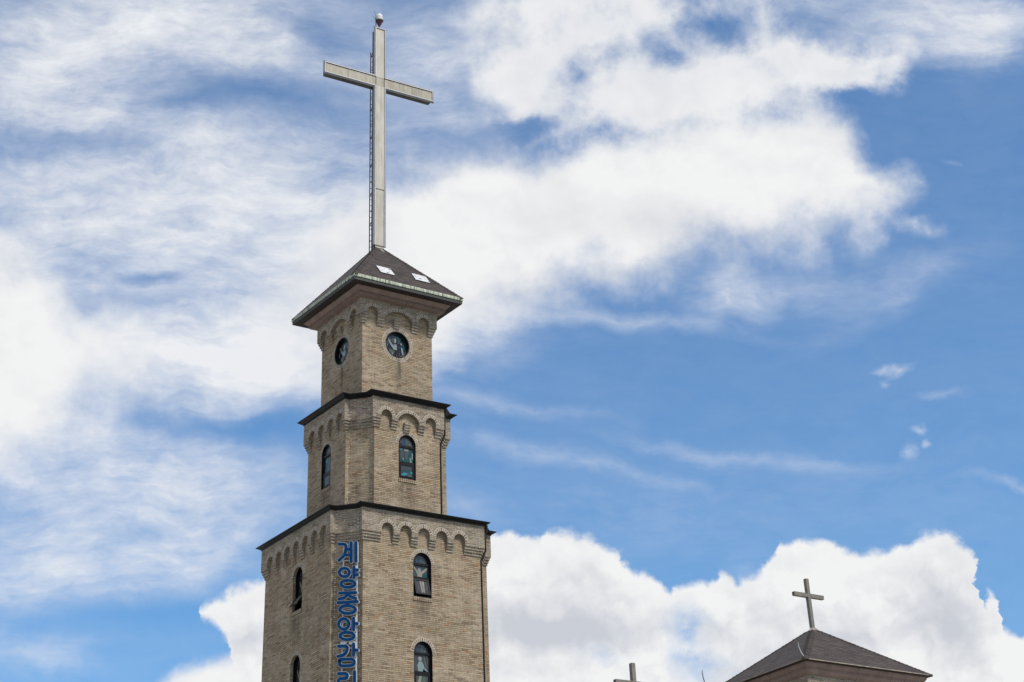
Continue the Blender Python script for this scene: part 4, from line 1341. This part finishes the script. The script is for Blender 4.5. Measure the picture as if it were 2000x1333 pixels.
def sgn(X, Y, w):
    """flat drawing coordinates of the sign -> point in front of the corner face"""
    u = 0.004495471 * X + 8.574e-5 * Y - 1.5113e-7 * X * Y - 0.2407082
    z = -0.000470963 * X - 0.00414873778 * Y + 5.875e-8 * X * Y + 23.9207053
    p = SO + SU * u + SN * w
    return Vector((p.x, p.y, z))


def ell(cx, cy, rx, ry, n=28):
    return [(cx + rx * math.sin(2 * math.pi * k / n), cy - ry * math.cos(2 * math.pi * k / n)) for k in range(n)] + ['closed']


def smooth_path(pts, n=5):
    """gentle rounding of the corners"""
    out = [pts[0]]
    for a, b, c in zip(pts[:-2], pts[1:-1], pts[2:]):
        r = 0.35
        p = (b[0] + (a[0] - b[0]) * r, b[1] + (a[1] - b[1]) * r); q = (b[0] + (c[0] - b[0]) * r, b[1] + (c[1] - b[1]) * r)
        for k in range(n + 1):
            t = k / n
            out.append(((1 - t) ** 2 * p[0] + 2 * t * (1 - t) * b[0] + t * t * q[0], (1 - t) ** 2 * p[1] + 2 * t * (1 - t) * b[1] + t * t * q[1]))
    out.append(pts[-1])
    return out


def stroke(mb, pts, hwid, w, dep, m):
    """one brush stroke with round ends as a solid of thickness dep"""
    closed = pts[-1] == 'closed'
    if closed:
        pts = pts[:-1]
    n = len(pts)
    Lf, Rt = [], []
    for k in range(n):
        a = pts[(k - 1) % n] if closed or k > 0 else pts[k]
        b = pts[(k + 1) % n] if closed or k < n - 1 else pts[k]
        dx, dy = b[0] - a[0], b[1] - a[1]
        L = math.hypot(dx, dy) or 1
        nx, ny = -dy / L, dx / L
        Lf.append((pts[k][0] + nx * hwid, pts[k][1] + ny * hwid)); Rt.append((pts[k][0] - nx * hwid, pts[k][1] - ny * hwid))
    rng_ = range(n) if closed else range(n - 1)
    for k in rng_:
        j = (k + 1) % n
        mb.face([sgn(*Lf[k], w), sgn(*Lf[j], w), sgn(*Rt[j], w), sgn(*Rt[k], w)], m)
        for S in (Lf, Rt):
            mb.face([sgn(*S[k], w), sgn(*S[j], w), sgn(*S[j], w - dep), sgn(*S[k], w - dep)], m)
    if not closed:
        for (c, o_) in ((pts[0], pts[1]), (pts[-1], pts[-2])):
            a0 = math.atan2(c[1] - o_[1], c[0] - o_[0])
            arc = [(c[0] + hwid * math.cos(a0 + math.pi * (t / 10 - 0.5)), c[1] + hwid * math.sin(a0 + math.pi * (t / 10 - 0.5))) for t in range(11)]
            mb.face([sgn(*p, w) for p in arc], m)
            for p, q in zip(arc[:-1], arc[1:]):
                mb.face([sgn(*p, w), sgn(*q, w), sgn(*q, w - dep), sgn(*p, w - dep)], m)


PITCH = 228
sp = smooth_path
LET = [
    [sp([(100, 103), (163, 103), (163, 150), (148, 205), (100, 252)]), [(172, 152), (206, 150)], [(166, 204), (206, 202)], [(209, 90), (209, 264)], [(251, 88), (251, 261)]],
    [ell(148, 362, 45, 38), [(233, 312), (233, 410)], [(235, 341), (265, 340)], [(235, 384), (265, 383)], ell(180, 466, 63, 31)],
    [[(105, 549), (250, 544)], [(180, 556), (150, 590), (100, 602)], [(176, 556), (205, 582), (250, 597)], [(92, 636), (262, 625)], [(178, 634), (178, 664)], ell(177, 696, 70, 34)],
    [ell(143, 823, 46, 46), [(230, 771), (230, 873)], [(232, 821), (262, 820)], ell(172, 928, 63, 32)],
    [sp([(95, 1018), (175, 1016), (172, 1060), (145, 1092), (90, 1105)]), [(230, 998), (230, 1096)], [(232, 1053), (262, 1052)], sp([(105, 1150), (105, 1131), (235, 1128), (235, 1184), (105, 1189), (105, 1150)], 3)],
    [sp([(95, 1253), (173, 1250), (173, 1293), (95, 1297), (95, 1344), (180, 1340)], 3), [(238, 1236), (238, 1350)]],
    [sp([(105, 1385), (240, 1382), (235, 1440)]), [(140, 1465), (140, 1510)], [(205, 1462), (205, 1508)], [(92, 1518), (262, 1512)]],
    [[(125, 1602), (165, 1600)], [(100, 1632), (190, 1628)], ell(145, 1676, 38, 28), [(145, 1715), (145, 1745)], [(92, 1752), (195, 1748)], [(240, 1600), (240, 1765)]],
]
LNAME = ['first', 'second', 'third', 'fourth', 'fifth', 'sixth', 'seventh', 'eighth']
s0 = sgn(180, 1790, 0.0)
sign = thing('wall_sign', 'vertical row of navy blue Korean letters with silver rims on the tower corner', 'sign', tuple(s0))
for li, strokes in enumerate(LET):
    mb = MB(); rb = MB()
    for k, s_ in enumerate(strokes):
        stroke(mb, s_, 13.2, 0.21 + 0.0015 * k, 0.05, M['letter'])
        stroke(rb, s_, 17.6, 0.185 + 0.0015 * k, 0.10, M['rim'])
    lo = mb.build('letter', sign)
    rb.build('letter_rim', lo)
mb = MB()
for X in (123, 249):
    a, b = sgn(X, 95, 0.075), sgn(X, 1790, 0.075)
    c = (a + b) / 2
    R_ = Matrix((Vector((SU.x, SU.y, 0)), Vector((SN.x, SN.y, 0)), Vector((0, 0, 1)))).transposed()
    mb.box(c, (0.055, 0.04, (a - b).length), M['rim'], R_)
    for Y in range(140, 1790, 230):
        q = sgn(X, Y, 0.03)
        mb.box(q, (0.03, 0.07, 0.03), M['rim'], R_)
for Y in (985,):
    for X in (138, 212):
        mb.box(sgn(X, Y, 0.11), (0.24, 0.06, 0.09), M['globe'], R_)
for Y in (245, 330, 560, 690, 800, 1030, 1265, 1500, 1700):
    mb.box(sgn(186, Y, 0.085), (0.56, 0.03, 0.035), M['rim'], R_)
mb.build('rail', sign)


# ---------------------------------------------------------------- small roof crosses
def small_cross(x, y, z, h, label, armz=0.34, arm=1.64, t=0.155):
    o = thing('rooftop_cross', label, 'cross', (x, y, z), 'crosses on the tower roofs')
    b_ = MB()
    ch = 0.0
    b_.box((x, y, z + h / 2 - 0.1), (t, t, h + 0.2), M['small_cross'])
    b_.build('post', o)
    b_ = MB()
    za = z + h * (1 - armz)
    for s_ in (-1, 1):
        b_.box((x + s_ * (arm / 4 + t / 4 + 0.001), y, za), (arm / 2 - t / 2, t - 0.004, t), M['small_cross'])
        b_.box((x + s_ * (arm / 2 + 0.002), y, za), (0.004, t * 0.6, t * 0.6), M['steel_dark'])
    b_.build('crossbar', o)
    b_ = MB()
    b_.tube([(x, y, z - 0.12), (x, y, z + 0.03)], [0.30, 0.13], M['lead'], 4)
    b_.build('base_flashing', o)
    return o


# ---------------------------------------------------------------- small corner towers
def turret(name_label, cx, cy, ex, ey, ze, za):
    t = thing('church_tower', name_label, 'tower', (cx, cy, 0), 'small brick towers with pyramid roofs')
    inset = 0.46
    W = 0.15
    pl = square_plan(ex - inset - W, ey - inset - W, cx, cy)
    b_ = MB()
    body(b_, pl, 0, ze - 0.3, {}, 0.2, M['brick'])
    zt = ze - 0.455
    ar = {}
    for i in (0, 3):
        L = pl.L[i]
        n = max(3, int((L - 0.9) / 0.84))
        ar[i] = [(L / 2 + (k - (n - 1) / 2) * 0.84, 0.265, zt - 0.60, zt - 0.335) for k in range(n)]
    band(b_, pl, zt - 0.76, ze - 0.3, W, ar, M['brick_white'], M['voussoir'], 3, 0.105)
    b_.build('wall', t)
    pyramid_roof(t, cx, cy, ex, ey, ze, za, main=False)
    return t


TX, TY, TEX, TEY, TZE, TZA = 15.602, -8.70, 3.458, 2.96, 18.742, 20.93
turret('low tan brick tower right of the bell tower, its brown roof carrying a thin cross', TX, TY, TEX, TEY, TZE, TZA)
small_cross(TX, TY, TZA - 0.03, 2.0, 'small brown metal cross on the wide brown roof at the lower right')
# the nearer tower: only the cross on its roof peak rises into view
NX, NY, NZA = 2.79, -12.80, 15.42
turret('low tan brick tower whose roof peak lies just under the lower small cross', NX, NY, 3.0, 2.96, NZA - 2.2, NZA)
small_cross(NX, NY, NZA - 0.03, 2.0, 'small brown metal cross at the bottom edge, well left of the wide brown roof')


def curved_rod(p0, p1, sag, label, m):
    p0, p1 = Vector(p0), Vector(p1)
    b_ = MB()
    pts = []
    side = RT * 1.0
    side.z = 0
    for k in range(9):
        t = k / 8
        pts.append(p0.lerp(p1, t) - side * (sag * 4 * t * (1 - t)))
    b_.tube(pts, [0.024] * 4 + [0.02] * 3 + [0.016, 0.010], m, 6)
    b_.tube([p0 - Vector((0, 0, 0.08)), p0 + Vector((0, 0, 0.04))], 0.04, M['ladder'], 8)
    o = b_.build('lightning_rod', None, origin=tuple(p0))
    tag(o, label, 'lightning rod', 'lightning rods')


curved_rod((12.18, -11.60, 18.80), (11.89, -11.66, 19.30), 0.05, 'pale curved rod standing at the near corner of the wide brown roof', M['rim'])
curved_rod((12.19, -5.80, 18.80), (11.93, -5.80, 19.62), 0.06, 'dark curved rod at the far left corner of the wide brown roof', M['ladder'])

# ---------------------------------------------------------------- ground
gb = MB()
gb.face([(-3000, -3000, 0), (3000, -3000, 0), (3000, 3000, 0), (-3000, 3000, 0)], M['ground'])
go = gb.build('ground', None)
go['kind'] = 'structure'
go['label'] = 'pale concrete paving round the church'
